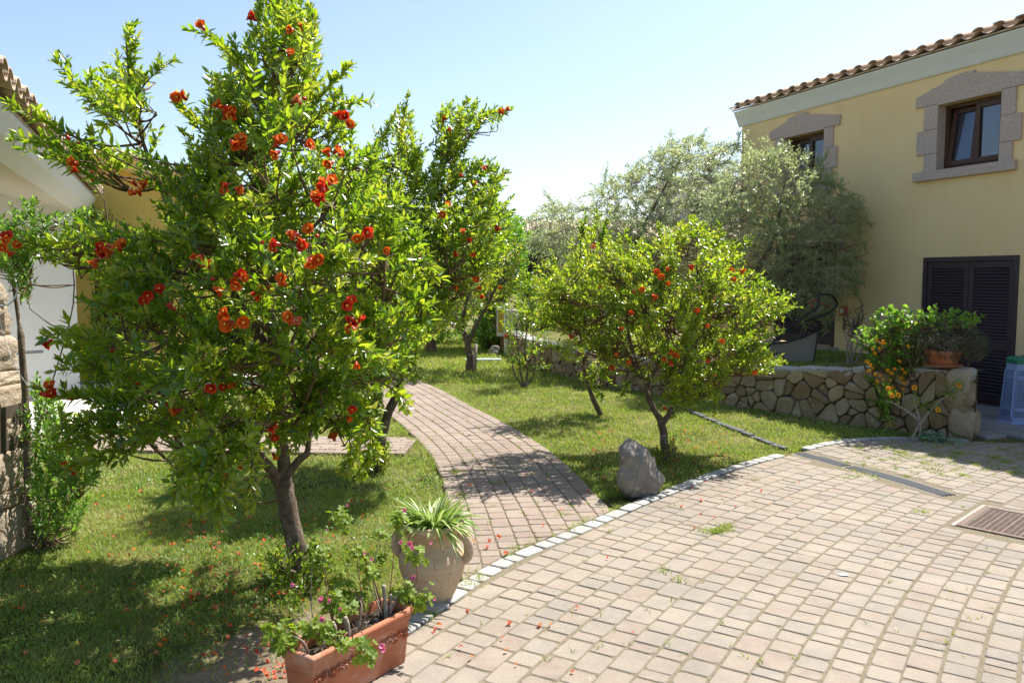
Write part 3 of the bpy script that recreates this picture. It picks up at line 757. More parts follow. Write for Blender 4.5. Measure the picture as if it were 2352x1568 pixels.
co = np.stack([b-x*.1*L_[:, None], b+x*.1*L_[:, None], b+d*L_[:, None]*.6-x*.42*L_[:, None], b+d*L_[:, None]*.6+x*.42*L_[:, None], b+d*L_[:, None]-x*.15*L_[:, None], b+d*L_[:, None]+x*.15*L_[:, None]], 1).reshape(-1, 3)
i = np.arange(n)[:, None]*6
tag(link('clover', np_mesh('clover', co, np.concatenate([i+np.array([[0, 1, 3, 2]]), i+np.array([[2, 3, 5, 4]])])), None, [MT['clover']]), kind='stuff')
# weeds rooted in the paver joints
cl = []
def tuft(c, n, r): cl.append(np.c_[rng.normal(c[0], r, n), rng.normal(c[1], r*.8, n)])
for x, y, n in ((1655, 1218, 230), (1635, 1222, 160), (1670, 1208, 90), (1050, 1085, 120), (1062, 1138, 60), (1010, 1105, 90), (1140, 1110, 60), (1290, 1180, 50), (2120, 1175, 60), (1520, 1312, 30), (1560, 1332, 25), (1080, 1340, 70), (1100, 1325, 50), (985, 1410, 60), (1060, 1135, 40), (2280, 1050, 120), (2310, 1060, 100), (2200, 1040, 70), (2150, 1045, 60), (2120, 1050, 50), (2070, 1040, 60), (2075, 1030, 40), (2330, 1085, 120), (1735, 1100, 30)):
    tuft(G(x, y), n, .035)
for _ in range(210):
    q = G(random.uniform(1930, 2352), random.uniform(1012, 1100))
    if float(sdist(KERB, np.array([[q.x, q.y]]))[0][0]) > .03: tuft(q, random.randint(4, 26), .02)
for _ in range(60):
    q = G(random.uniform(1000, 2300), random.uniform(1150, 1540)); tuft(q, random.randint(2, 7), .008)
for _ in range(110):
    s = random.uniform(1.5, 9); k = random.randint(1, 8); q, nr = curve_at(PATH, s, cum(PATH)); tuft(q+nr*(k*.13), random.randint(2, 14), .012)
p = np.concatenate(cl); p = p[~in_drain(p, .07)]
blades('joint_weeds', p, np.full(len(p), -.012), .035, .006, 1.1)
# ------------------------------------------------------------------ houses
AD = math.atan2(.9217, -.388)
def wall_cells(mb, us, zs, holes, y, mi=0, th=.22, rmi=None):
    """front face of a wall in the u-z plane with rectangular openings and their reveals (outward = +y)"""
    us = sorted(set(us+[h[0] for h in holes]+[h[1] for h in holes])); zs = sorted(set(zs+[h[2] for h in holes]+[h[3] for h in holes]))
    for a, b in zip(us, us[1:]):
        for c, d in zip(zs, zs[1:]):
            if any(h[0] <= a and b <= h[1] and h[2] <= c and d <= h[3] for h in holes): continue
            mb.add([(a, y, c), (b, y, c), (b, y, d), (a, y, d)], [(0, 3, 2, 1)], mi)
    for h in holes:
        a, b, c, d = h; s = 1 if th > 0 else -1
        mb.add([(a, y, c), (b, y, c), (b, y, d), (a, y, d), (a, y-th, c), (b, y-th, c), (b, y-th, d), (a, y-th, d)],
               [(0, 1, 5, 4), (1, 2, 6, 5), (2, 3, 7, 6), (3, 0, 4, 7)], mi if rmi is None else rmi)
def half_tile(mb, u, r0, r1, ya, za, yb, zb, up, th=.014, n=9, mi=0):
    """barrel tile along the slope from (ya,za) at the eave to (yb,zb); up: cover tile, else channel"""
    vs = []
    for (y, z, r) in ((ya, za, r0), (yb, zb, r1)):
        for rr in (r, r-th):
            for k in range(n):
                t = PI*k/(n-1); vs.append((u+rr*math.cos(t), y, z+(rr*math.sin(t) if up else -rr*math.sin(t))*.6))
    fs = []
    for k in range(n-1):
        fs += [(k, k+1, 2*n+k+1, 2*n+k), (n+k, 3*n+k, 3*n+k+1, n+k+1), (k, n+k, n+k+1, k+1), (2*n+k, 2*n+k+1, 3*n+k+1, 3*n+k)]
    fs += [(0, 2*n, 3*n, n), (n-1, 2*n-1, 4*n-1, 3*n-1)]
    mb.add(vs, fs, mi, False)
def tile_roof(name, parent, u0, u1, pitch, y0, z0, slope, courses, sy, mat='tile'):
    """sy: +1 if the eave faces +y"""
    mb = MB(); u = u0; cl = .36
    while u < u1:
        for c in range(courses):
            d = random.uniform(-.012, .012); a = c*cl; b = a+cl+.05
            ya, yb = y0-sy*(a*math.cos(slope)+d), y0-sy*b*math.cos(slope); za, zb = z0+a*math.sin(slope)+.012*(c > 0)+random.uniform(-.004, .004), z0+b*math.sin(slope)
            half_tile(mb, u, pitch*.31, pitch*.26, ya, za+.02, yb, zb+.02, True)
            half_tile(mb, u+pitch/2, pitch*.36, pitch*.3, ya-sy*.015, za+.02, yb, zb+.02, False)
        u += pitch
    return mb.build(name, MT[mat], parent)
def louvre(parent, name, u0, u1, z0, z1, y, mid=None):
    """one shutter leaf with real slats, outward +y"""
    w = .07; f = MB()
    f.bbox((u0, y-.04, z0), (u0+w, y, z1), .004); f.bbox((u1-w, y-.04, z0), (u1, y, z1), .004)
    f.bbox((u0+w, y-.04, z1-.09), (u1-w, y-.002, z1), .004); f.bbox((u0+w, y-.04, z0), (u1-w, y-.002, z0+.14), .004)
    spans = [(z0+.14, z1-.09)]
    if mid: f.bbox((u0+w, y-.04, mid-.06), (u1-w, y-.002, mid+.06), .004); spans = [(z0+.14, mid-.06), (mid+.06, z1-.09)]
    o = f.build(name, MT['shutter'], parent)
    s = MB()
    for a, b in spans:
        n = int((b-a)/.042)
        for k in range(n):
            z = a+(k+.5)*(b-a)/n
            s.add([(u0+w, y-.006, z-.02), (u1-w, y-.006, z-.02), (u1-w, y-.034, z+.016), (u0+w, y-.034, z+.016), (u0+w, y-.001, z-.014), (u1-w, y-.001, z-.014), (u1-w, y-.03, z+.02), (u0+w, y-.03, z+.02)],
                  [(0, 1, 2, 3), (7, 6, 5, 4), (0, 4, 5, 1), (3, 2, 6, 7)])
    s.add([(u0+w, y-.042, z0), (u1-w, y-.042, z0), (u1-w, y-.042, z1), (u0+w, y-.042, z1)], [(0, 3, 2, 1)])
    s.build('slats', MT['shutter'], o)
    return o
HW = thing('house', 'tall yellow ochre house with granite window surrounds, wavy tiled eave and dark louvred doors', 'house', (6.4178, 10.3432, 0), AD)
WIN = [(.21, 1.15, 3.2, 4.1), (3.28, 4.22, 3.24, 4.13)]; DOOR = [(-.12, 1.3, 0.0, 1.99), (2.95, 4.37, .575, 2.3)]
mb = MB(); wall_cells(mb, [-4.5, 5.39], [-.1, 4.56], WIN+DOOR, 0)
mb.add([(-4.5, 0, -.1), (-4.5, -5, -.1), (-4.5, -5, 4.56), (-4.5, 0, 4.56), (5.39, 0, -.1), (5.39, -5, -.1), (5.39, -5, 4.56), (5.39, 0, 4.56)], [(0, 3, 2, 1), (4, 5, 6, 7), (1, 2, 6, 5)])
mb.build('wall', MT['ochre'], HW)
mb = MB()   # flared cornice: profile in y-z swept along u
prof = [(0.004, 4.52), (.02, 4.52), (.035, 4.535), (.085, 4.65), (.15, 4.765), (.155, 4.79), (0.004, 4.79)]
for u0, u1 in ((-4.5, 5.45),):
    n = len(prof); mb.add([(u0, y, z) for y, z in prof]+[(u1, y, z) for y, z in prof], [(k, (k+1) % n, n+(k+1) % n, n+k) for k in range(n)]+[tuple(range(n)), tuple(range(2*n-1, n-1, -1))])
mb.build('cornice', MT['fascia'], HW)
rf = MB(); sl_ = R(16)
rf.add([(-4.5, .17, 4.80), (5.48, .17, 4.80), (5.48, -5, 4.80+5.17*math.tan(sl_)), (-4.5, -5, 4.80+5.17*math.tan(sl_)), (-4.5, .17, 4.825), (5.48, .17, 4.825), (5.48, -5, 4.825+5.17*math.tan(sl_)), (-4.5, -5, 4.825+5.17*math.tan(sl_))],
       [(0, 1, 2, 3), (7, 6, 5, 4), (0, 4, 5, 1), (1, 5, 6, 2), (3, 7, 4, 0)])
roof = rf.build('roof', MT['tile'], HW)
random.seed(31); tile_roof('tiles', roof, -4.4, 5.5, .284, .235, 4.855, sl_, 6, 1)
def surround(parent, h, k):
    u0, u1, z0, z1 = h; mb = MB(); t = .035
    uc = (u0+u1)/2
    lint = [(u1+.36, z1+.0), (u1+.36, z1+.17), (u1-.1, z1+.3), (u1-.24, z1+.33), (u1-.25, z1+.36), (u0+.42, z1+.385), (u0+.40, z1+.345), (u0-.35, z1+.18), (u0-.35, z1+.0)]
    lint = [(u1+.36, z1+.02), (u1+.36, z1+.16), (u1-.08, z1+.285), (u1-.1, z1+.32), (u1-.32, z1+.355), (u0+.4, z1+.355), (u0+.39, z1+.315), (u0-.33, z1+.17), (u0-.33, z1+.02), (u0+.0, z1+.02), (u0, z1-.002), (u1, z1-.002), (u1, z1+.02)]
    Mx = Matrix(((1, 0, 0, 0), (0, 0, 1, 0), (0, 1, 0, 0), (0, 0, 0, 1)))
    mb.prism(lint, -.01, t, 0, Mx)
    zs = [z0, z0+.24, z0+.58, z1+.018]
    for i in range(3):
        wL = (.2, .33, .22)[i]; wR = (.17, .28, .19)[i]
        mb.bbox((u1-.004, -.2, zs[i]+.002), (u1+wL, t-.003-.004*(i == 0), zs[i+1]-.002), .006); mb.bbox((u0-wR, -.2, zs[i]+.002), (u0+.004, t-.003-.004*(i == 2), zs[i+1]-.002), .006)
    o = mb.build('surround', MT['trim'], parent)
    mb = MB(); mb.bbox((u0-.24, -.2, z0-.13), (u1+.34, .075, z0-.001), .008); mb.build('sill', MT['trim'], parent)
    # timber frame and sashes
    w = mb = MB(); y = -.13
    mb.bbox((u0+.004, y-.06, z0), (u0+.055, y, z1-.004), .004); mb.bbox((u1-.055, y-.06, z0), (u1-.004, y, z1-.004), .004)
    mb.bbox((u0+.055, y-.06, z1-.055), (u1-.055, y-.002, z1-.004), .004); mb.bbox((u0+.055, y-.06, z0), (u1-.055, y-.002, z0+.05), .004)
    fr = mb.build('frame', MT['wood'], parent)
    for a, b, tilt in ((u0+.056, uc-.003, 0), (uc+.003, u1-.056, k)):
        Mt = Matrix.Translation((0, y-.02, z0+.055)) @ Matrix.Rotation(tilt, 4, 'X') @ Matrix.Translation((0, -(y-.02), -(z0+.055)))
        mb = MB(); zz0, zz1 = z0+.053, z1-.058; ww = .062
        mb.bbox((a, y-.05, zz0), (a+ww, y+.012, zz1), .004, 0, Mt); mb.bbox((b-ww, y-.05, zz0), (b, y+.012, zz1), .004, 0, Mt)
        mb.bbox((a+ww, y-.05, zz1-.065), (b-ww, y+.01, zz1), .004, 0, Mt); mb.bbox((a+ww, y-.05, zz0), (b-ww, y+.01, zz0+.07), .004, 0, Mt)
        s = mb.build('sash', MT['wood'], parent)
        mb = MB(); v = [Mt @ Vector(q) for q in ((a+ww-.003, y-.02, zz0+.067), (b-ww+.003, y-.02, zz0+.067), (b-ww+.003, y-.02, zz1-.062), (a+ww-.003, y-.02, zz1-.062))]
        mb.add(v, [(0, 3, 2, 1)]); mb.build('pane', MT['glass'], s)
    mb = MB(); mb.box((u0-.2, -2.2, z0-.2), (u1+.2, -.24, z1+.2)); 
    return o
for i, h in enumerate(WIN):
    wn = MB(); a, b, c, d = h
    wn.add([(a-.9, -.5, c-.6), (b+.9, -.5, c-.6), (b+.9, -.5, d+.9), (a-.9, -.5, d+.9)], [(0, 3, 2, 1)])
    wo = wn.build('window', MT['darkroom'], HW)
    surround(wo, h, R(7) if i == 0 else R(5))
for i, h in enumerate(DOOR):
    a, b, c, d = h; mb = MB()
    mb.bbox((a+.002, -.12, c), (a+.06, .018, d-.002), .004); mb.bbox((b-.06, -.12, c), (b-.002, .018, d-.002), .004); mb.bbox((a+.06, -.12, d-.065), (b-.06, .017, d-.002), .004)
    do = mb.build('door', MT['shutter'], HW)
    m = (a+b)/2
    louvre(do, 'leaf', a+.062, m-.003, c+.015, d-.067, -.01, c+.8); louvre(do, 'leaf', m+.003, b-.062, c+.015, d-.067, -.01, c+.8)
    mb = MB(); mb.bbox((a-.1, -.25, c-.11), (b+.1, .26, c-.002), .012); mb.build('doorstep', MT['granite'], HW)
# electric box and pipe on the wall
bx = thing('alarm_box', 'small square box with dark red cover on the ochre wall between the doors', 'wall box', HW.matrix_basis @ Vector((2.74, .03, 1.17)), AD)
mb = MB(); mb.bbox((-.06, -.03, -.08), (.06, .03, .08), .006); mb.build('case', MT['redpaint'], bx)
mb = MB(); mb.bbox((-.033, .029, -.045), (.033, .036, .035), .004); mb.build('face', MT['signwhite'], bx)
for u, l in ((2.05, 'thin rusty pipe stub on the ochre wall, nearer the small red box'), (1.68, 'thin rusty pipe stub on the ochre wall, nearer the big louvred door')):
    mb = MB(); mb.tube([(0, 0, 0), (0, 0, .22), (0, .005, .42)], .011, 6)
    o = tag(mb.build('pipe', MT['rust']), l, 'pipe', 'pipe stubs on the house wall'); o.rotation_euler = (0, 0, AD); o.location = HW.location+Matrix.Rotation(AD, 3, 'Z') @ Vector((u, .02, .82))

# ---- white house on the left: end wall, sloping soffit, deep eave with barrel tiles
LO = Vector((-6.33, 11.64, 0)); EV = Vector((-.388, .9217, 0)); OV = Vector((.9217, .388, 0))   # along the eave, outwards
LH = thing('white_house', 'white rendered house with tiled eave and cream sloping porch ceiling behind the pomegranate', 'house', LO)
mb = MB(); wd = Vector((-.707, -.707, 0)); wl = 3.2
zt = lambda t: 2.56+.15*t
q = [LO, LO+wd*wl]; back = Vector((-.707, .707, 0))*.25
mb.add([q[0], q[1], q[1]+Vector((0, 0, zt(wl)+.2)), q[0]+Vector((0, 0, zt(0)+.1)), q[0]+back, q[1]+back, q[1]+back+Vector((0, 0, zt(wl)+.2)), q[0]+back+Vector((0, 0, zt(0)+.1))],
       [(0, 3, 2, 1), (4, 5, 6, 7), (0, 4, 7, 3)])
mb.build('wall', MT['white'], LH, True)
mb = MB(); n0 = Vector((.707, -.707, 0))
a = LO+n0*.001; mb.add([a+n0*.0+Vector((0,0,0)), a+wd*wl, a+wd*wl+n0*.012, a+n0*.012, a+Vector((0,0,.09)), a+wd*wl+Vector((0,0,.09)), a+wd*wl+n0*.012+Vector((0,0,.09)), a+n0*.012+Vector((0,0,.09))], [(4,5,6,7),(3,7,6,2),(0,4,7,3)])
mb.build('plinth', MT['cream'], LH, True)
def eave(name_parent, o, z, s0, s1, prof, mat, nm):
    n = len(prof); mb = MB()
    vs = [o+EV*s+OV*y+Vector((0, 0, z+h)) for s in (s0, s1) for y, h in prof]
    mb.add(vs, [(k, (k+1) % n, n+(k+1) % n, n+k) for k in range(n)]+[tuple(range(n)), tuple(range(2*n-1, n-1, -1))])
    return mb.build(nm, MT[mat], name_parent, True)
eave(LH, LO, 0, -9, .35, [(.04, 2.64), (.06, 2.63), (.2, 2.74), (.27, 2.85), (.28, 2.88), (-.3, 2.88)], 'white', 'cornice')
mb = MB(); sp = .21   # soffit slopes up away from the eave
mb.add([LO+EV*s+OV*y+Vector((0, 0, 2.642+(.04-y)*sp)) for s, y in ((-9, .05), (.3, .05), (.3, -4), (-9, -4))], [(0, 1, 2, 3)])
mb.build('soffit', MT['cream'], LH, True)
rz = MB(); rz.add([LO+EV*s+OV*y+Vector((0, 0, 2.885+(.28-y)*sp+h)) for h in (0, .03) for s, y in ((-9, .28), (.35, .28), (.35, -4), (-9, -4))], [(0, 3, 2, 1), (4, 5, 6, 7), (0, 1, 5, 4), (1, 2, 6, 5), (2, 3, 7, 6), (3, 0, 4, 7)])
lroof = rz.build('roof', MT['tile'], LH, True)
def tiles_world(parent, o, z, s0, s1, pitch, y0, slope, courses):
    mb = MB(); s = s0; cl = .4
    vsM = Matrix(((EV.x, OV.x, 0, o.x), (EV.y, OV.y, 0, o.y), (0, 0, 1, 0), (0, 0, 0, 1)))
    while s < s1:
        for c in range(courses):
            a = c*cl; b = a+cl+.05; d = random.uniform(-.015, .015)
            n0 = len(mb.v)
            half_tile(mb, s, pitch*.37, pitch*.3, y0-a*math.cos(slope)+d, z+a*math.sin(slope)+.012*(c > 0)+.02, y0-b*math.cos(slope), z+b*math.sin(slope)+.02, True)
            half_tile(mb, s+pitch/2, pitch*.33, pitch*.28, y0-a*math.cos(slope)-.015, z+a*math.sin(slope)+.012*(c > 0)+.02, y0-b*math.cos(slope), z+b*math.sin(slope)+.02, False)
            for i in range(n0, len(mb.v)): mb.v[i] = tuple(vsM @ Vector(mb.v[i]))
        s += pitch
    return mb.build('tiles', MT['tile'], parent, True)
tiles_world(lroof, LO, 2.96, -9, .4, .27, .4, math.atan(sp), 9)
# small slate shelf on the white wall
c0 = P(57, 808, 11.25); mb = MB(); mb.bbox((-.2, -.12, -.02), (.2, .05, .02), .004)
o = tag(mb.build('shelf', MT['slate']), 'small grey slate shelf fixed on the white wall', 'shelf'); o.location = c0; o.rotation_euler = (0, 0, PI/4)

# ---- yellow house further along
YO = Vector((-6.3, 12.35, 0))
YH = thing('yellow_house', 'bright yellow house with tiled verge and brown door behind the flowering jasmine', 'house', YO)
ys = .30
zr = lambda t: 3.42-ys*t    # roof underside falls to the right
W1 = 1.75
mb = MB()
def wq(t, z, d=0): return YO+OV*t+EV*d+Vector((0, 0, z))
mb.add([wq(-1, 0), wq(-.12, 0), wq(-.12, zr(-.12)), wq(-1, zr(-1))], [(0, 1, 2, 3)]); mb.add([wq(.62, 0), wq(W1, 0), wq(W1, zr(W1)), wq(.62, zr(.62))], [(0, 1, 2, 3)])
mb.add([wq(-.12, 2.15), wq(.62, 2.15), wq(.62, zr(.62)), wq(-.12, zr(-.12))], [(0, 1, 2, 3)])
mb.add([wq(W1, 0), wq(W1, 0, 6), wq(W1, zr(W1), 6), wq(W1, zr(W1))], [(0, 1, 2, 3)])
mb.build('wall', MT['yellow'], YH, True)
mb = MB()
for t0, t1, z0, z1 in ((-.118, -.05, 0, 2.1), (.55, .618, 0, 2.1), (-.118, .618, 2.1, 2.148)):
    vs = [wq(t, z, d) for d in (.0, .12) for t, z in ((t0, z0), (t1, z0), (t1, z1), (t0, z1))]
    mb.add(vs, [(0, 1, 2, 3), (7, 6, 5, 4), (0, 4, 5, 1), (1, 5, 6, 2), (2, 6, 7, 3), (3, 7, 4, 0)])
mb.add([wq(-.05, 0, .08), wq(.55, 0, .08), wq(.55, 2.1, .08), wq(-.05, 2.1, .08)], [(0, 1, 2, 3)])
dn = mb.build('door', MT['wood'], YH, True)
mb = MB()
for d0, d1, h0, h1, m in ((-.28, 6, 0, .2, 0),):
    vs = [wq(t, zr(t)+h, d) for d in (d0, d1) for t in (-1.2, W1+.3) for h in (h0, h1)]
    mb.add(vs, [(0, 2, 3, 1), (4, 5, 7, 6), (0, 4, 6, 2), (1, 3, 7, 5), (2, 6, 7, 3), (0, 1, 5, 4)], m)
yr = mb.build('roof', MT['yellow'], YH, True)
mb = MB()   # verge tiles along the sloping edge and over the roof
for j in range(14):
    d = -.22+j*.3
    for c in range(5):
        t1 = W1+.36-c*.38; t0 = t1-.44; n0 = len(mb.v)
        half_tile(mb, 0, .1, .082, 0, 0, 1, 0, True)
        for i in range(n0, len(mb.v)):
            x, y, z = mb.v[i]; t = t1+(t0-t1)*y; mb.v[i] = tuple(wq(t, zr(t)+.21+z+.01*c, d+x))
mb.build('tiles', MT['tile'], yr, True)
mb = MB(); vs = [wq(t, z, d) for z in (-.02, .13) for t, d in ((-.7, -.02), (2.3, -.02), (2.3, -.55), (-.7, -.55))]
mb.add(vs, [(3, 2, 1, 0), (4, 5, 6, 7), (0, 1, 5, 4), (1, 2, 6, 5), (2, 3, 7, 6), (3, 0, 4, 7)][::1])
mb.build('doorstep', MT['concrete'], YH, True)

# ---- far houses seen through the olives
FH = thing('tan_house', 'far low tan house with pale tiled roof, half hidden by olive leaves', 'house', (1, 25, 0))
mb = MB(); mb.box((-.3, 0, 0), (6.2, 5, 2.95)); mb.build('wall', MT['tan'], FH)
mb = MB(); mb.add([(-.6, -.35, 2.9), (6.5, -.35, 2.9), (6.5, 2.5, 3.55), (-.6, 2.5, 3.55), (-.6, -.35, 2.96), (6.5, -.35, 2.96), (6.5, 2.5, 3.61), (-.6, 2.5, 3.61)], [(0, 1, 2, 3), (7, 6, 5, 4), (0, 4, 5, 1), (1, 5, 6, 2), (0, 3, 7, 4)])
fr = mb.build('roof', MT['tile'], FH)
mb = MB(); x = -.55
while x < 6.5:
    half_tile(mb, x, .1, .1, -.38, 2.98, 2.5, 3.64, True, n=6); x += .3
mb.build('tiles', MT['tile'], fr)
mb = MB(); mb.bbox((1.5, -.03, .9), (2.5, .05, 2.1), .01); mb.build('shutter', MT['shutter'], FH)
mb = MB(); mb.bbox((3.6, -.03, 0), (4.6, .05, 2.1), .01); mb.build('door', MT['shutter'], FH)
WH = thing('white_building', 'far white building with flat parapet glimpsed above the olive tree', 'building', (7.2, 29, 0))
mb = MB(); mb.box((-1.6, 0, 0), (1.2, 4, 5.0)); mb.build('wall', MT['white'], WH)
mb = MB(); mb.bbox((-1.75, -.12, 5.0), (1.35, 4.1, 5.25), .02); mb.build('parapet', MT['white'], WH)

# ------------------------------------------------------------------ rough stone pillar on the left
random.seed(41)
PL = thing('stone_pillar', 'rough square pillar of large granite blocks at the left edge of the lawn', 'pillar', (-3.42, 4.95, 0))
mb = MB(); z = -.05; sizes = [.34, .1, .26, .22, .2, .1, .24, .2, .16]
for i, h in enumerate(sizes):
    k = 1-.012*i; lump(mb, (-3.325-.019*i+random.uniform(-.012, .012), 4.98, z+h/2), (.235*k*random.uniform(.96, 1.03), .25*k, h*.5), 3*i+1, 0, random.uniform(-.06, .06), 4, .07, .88); z += h-.012
mb.build('blocks', MT['pillarstone'], PL, True)
mb = MB(); mb.box((-3.5, 4.8, -.05), (-3.15, 5.16, .9)); mb.box((-3.6, 4.82, .9), (-3.25, 5.12, z-.1)); mb.build('mortar', MT['mortar'], PL, True)
cb = spline([P(-20, 700, 4.7), P(18, 700, 4.7), P(38, 675, 4.72), P(38, 650, 4.72), P(34, 640, 4.75)], 6)
mb = MB(); mb.tube(cb, .0045, 6); mb.tube(spline([P(-5, 720, 4.7), P(15, 790, 4.7), P(40, 850, 4.72), P(75, 900, 4.9), P(110, 945, 5.0), P(150, 1050, 5.1)], 6), .0025, 5)
tag(mb.build('cable', MT['cable']), 'thin white cable looped round the rough stone pillar', 'cable')
# ------------------------------------------------------------------ foliage engine
def unit(a): return a/np.maximum(np.linalg.norm(a, axis=-1, keepdims=True), 1e-9)
HI = np.array([(-.18, 0, 0), (0, 0, -.02), (.18, 0, 0), (-1, .32, .12), (0, .32, -.12), (1, .32, .12), (-.8, .66, .1), (0, .66, -.1), (.8, .66, .1), (-.06, 1, 0), (0, 1, -.01), (.06, 1, 0)])
HIF = np.array([(0, 1, 4, 3), (1, 2, 5, 4), (3, 4, 7, 6), (4, 5, 8, 7), (6, 7, 10, 9), (7, 8, 11, 10)])
LOW = np.array([(-.2, 0, 0), (.2, 0, 0), (-1, .48, .05), (1, .48, .05), (-.1, 1, 0), (.1, 1, 0)])
LOWF = np.array([(0, 1, 3, 2), (2, 3, 5, 4)])
class Leaves:
    def __init__(s): s.p = []; s.d = []; s.n = []; s.l = []; s.w = []
    def add(s, p, d, n, l, w): s.p.append(p); s.d.append(d); s.n.append(n); s.l.append(l); s.w.append(w)
    def build(s, name, mat, parent, hi=True, bend=.16, kind=None):
        p = np.array(s.p, float); d = unit(np.array(s.d, float)); n = np.array(s.n, float)+rng.normal(0, .25, (len(p), 3))
        x = unit(np.cross(d, n)); n = np.cross(x, d); l = np.array(s.l); w = np.array(s.w)
        T, Fc = (HI, HIF) if hi else (LOW, LOWF); bd = bend*rng.uniform(-.2, 1.6, len(p))
        v = T[None, :, 1]; up = T[None, :, 2]*w[:, None]*.5*1.6-(v**2)*bd[:, None]*l[:, None]
        co = p[:, None]+x[:, None]*(T[None, :, 0]*w[:, None]*.5)[..., None]+d[:, None]*(v*l[:, None])[..., None]+n[:, None]*up[..., None]
        f = (np.arange(len(p))[:, None, None]*len(T)+Fc[None]).reshape(-1, 4)
        o = link(name, np_mesh(name, co.reshape(-1, 3), f), parent, [mat], True)
        return o
def rv(): 
    return Vector((random.gauss(0, 1), random.gauss(0, 1), random.gauss(0, 1)))
def twig_leaves(L, pts, spacing, ll, lw, fwd=.75, up=.25, tip=True, start=.12):
    """opposite leaf pairs along a twig"""
    S = cum(pts); tot = S[-1]; s = tot*start; k = 0; rot = random.uniform(0, PI)
    i = 0
    while s < tot:
        while i < len(S)-2 and S[i+1] < s: i += 1
        a, b = pts[i], pts[i+1]; t = (s-S[i])/max(S[i+1]-S[i], 1e-9); p = a.lerp(b, t); tg = (b-a).normalized()
        o = tg.orthogonal().normalized(); q = tg.cross(o); rot += PI/2*random.uniform(.7, 1.3)
        env = .55+.45*math.sin(PI*min(1, .15+.8*s/tot))
        for sg in (1, -1):
            if random.random() < .07: continue
            side = (o*math.cos(rot)+q*math.sin(rot))*sg
            d = (tg*fwd*random.uniform(.6, 1.2)+side*random.uniform(.6, 1.1)+Vector((0, 0, up))*random.uniform(.2, 1.3)+rv()*.24).normalized()
            nrm = (tg*.45-side*.3+Vector((0, -.12, .6))+rv()*.42)
            l = ll*env*random.uniform(.72, 1.25)
            L.add(p, d, nrm, l, lw*l/ll*random.uniform(.85, 1.15))
        s += spacing*random.uniform(.7, 1.35)
    if tip:
        tg = (pts[-1]-pts[-2]).normalized()
        for _ in range(2): L.add(pts[-1], (tg+rv()*.3), rv()+Vector((0, 0, 1)), ll*.8*random.uniform(.7, 1.1), lw*.8)
def grow(p, d, length, n=5, curl=.1, upw=.1):
    pts = [p.copy()]; d = d.normalized(); st = length/n
    for i in range(n):
        d = (d+rv()*curl+Vector((0, 0, upw))).normalized(); pts.append(pts[-1]+d*st)
    return pts
def inpoly(poly, x, y):
    r = False; n = len(poly)
    for i in range(n):
        x0, y0 = poly[i]; x1, y1 = poly[(i+1) % n]
        if (y0 > y) != (y1 > y) and x < (x1-x0)*(y-y0)/(y1-y0)+x0: r = not r
    return r
def edge_dist(poly, x, y):
    b = 1e9; n = len(poly)
    for i in range(n):
        x0, y0 = poly[i]; x1, y1 = poly[(i+1) % n]; dx, dy = x1-x0, y1-y0
        t = max(0, min(1, ((x-x0)*dx+(y-y0)*dy)/(dx*dx+dy*dy+1e-9))); b = min(b, math.hypot(x-x0-dx*t, y-y0-dy*t))
    return b
class Crown:
    """a crown with the outline `poly` (seen from the garden gate), centred at depth Yc and rounded to half thickness D"""
    def __init__(s, poly, Yc, D, axis):
        s.poly = poly; s.Yc = Yc; s.D = D; s.axis = axis
        xs = [p[0] for p in poly]; ys = [p[1] for p in poly]; s.bb = (min(xs), max(xs), min(ys), max(ys))
    def half(s, x, y):
        d = edge_dist(s.poly, x, y)*s.Yc/F
        return s.D*math.sqrt(max(0, 1-(1-min(1, d/(s.D*.9)))**2))+.03
    def front(s, x, y, out=.02):
        return P(x, y, s.Yc-s.half(x, y)-out)
    def sample(s, gapn=2.2, gapt=-.2, seed=0):
        while True:
            x, y = random.uniform(*s.bb[:2]), random.uniform(*s.bb[2:])
            if not inpoly(s.poly, x, y): continue
            h = s.half(x, y)
            u = random.uniform(-1, 1); u = math.copysign(abs(u)**.7, u)
            p = P(x, y, s.Yc+u*h)
            if noise.noise(p*gapn+Vector((seed, 0, 0))) < gapt: continue
            return p, x, y, h
def nearest(nodes, p):
    best = None; bd = 1e9
    for q, r in nodes:
        d = (q-p).length+max(0, q.z-p.z)*1.2
        if d < bd: bd = d; best = (q, r)
    return best, bd
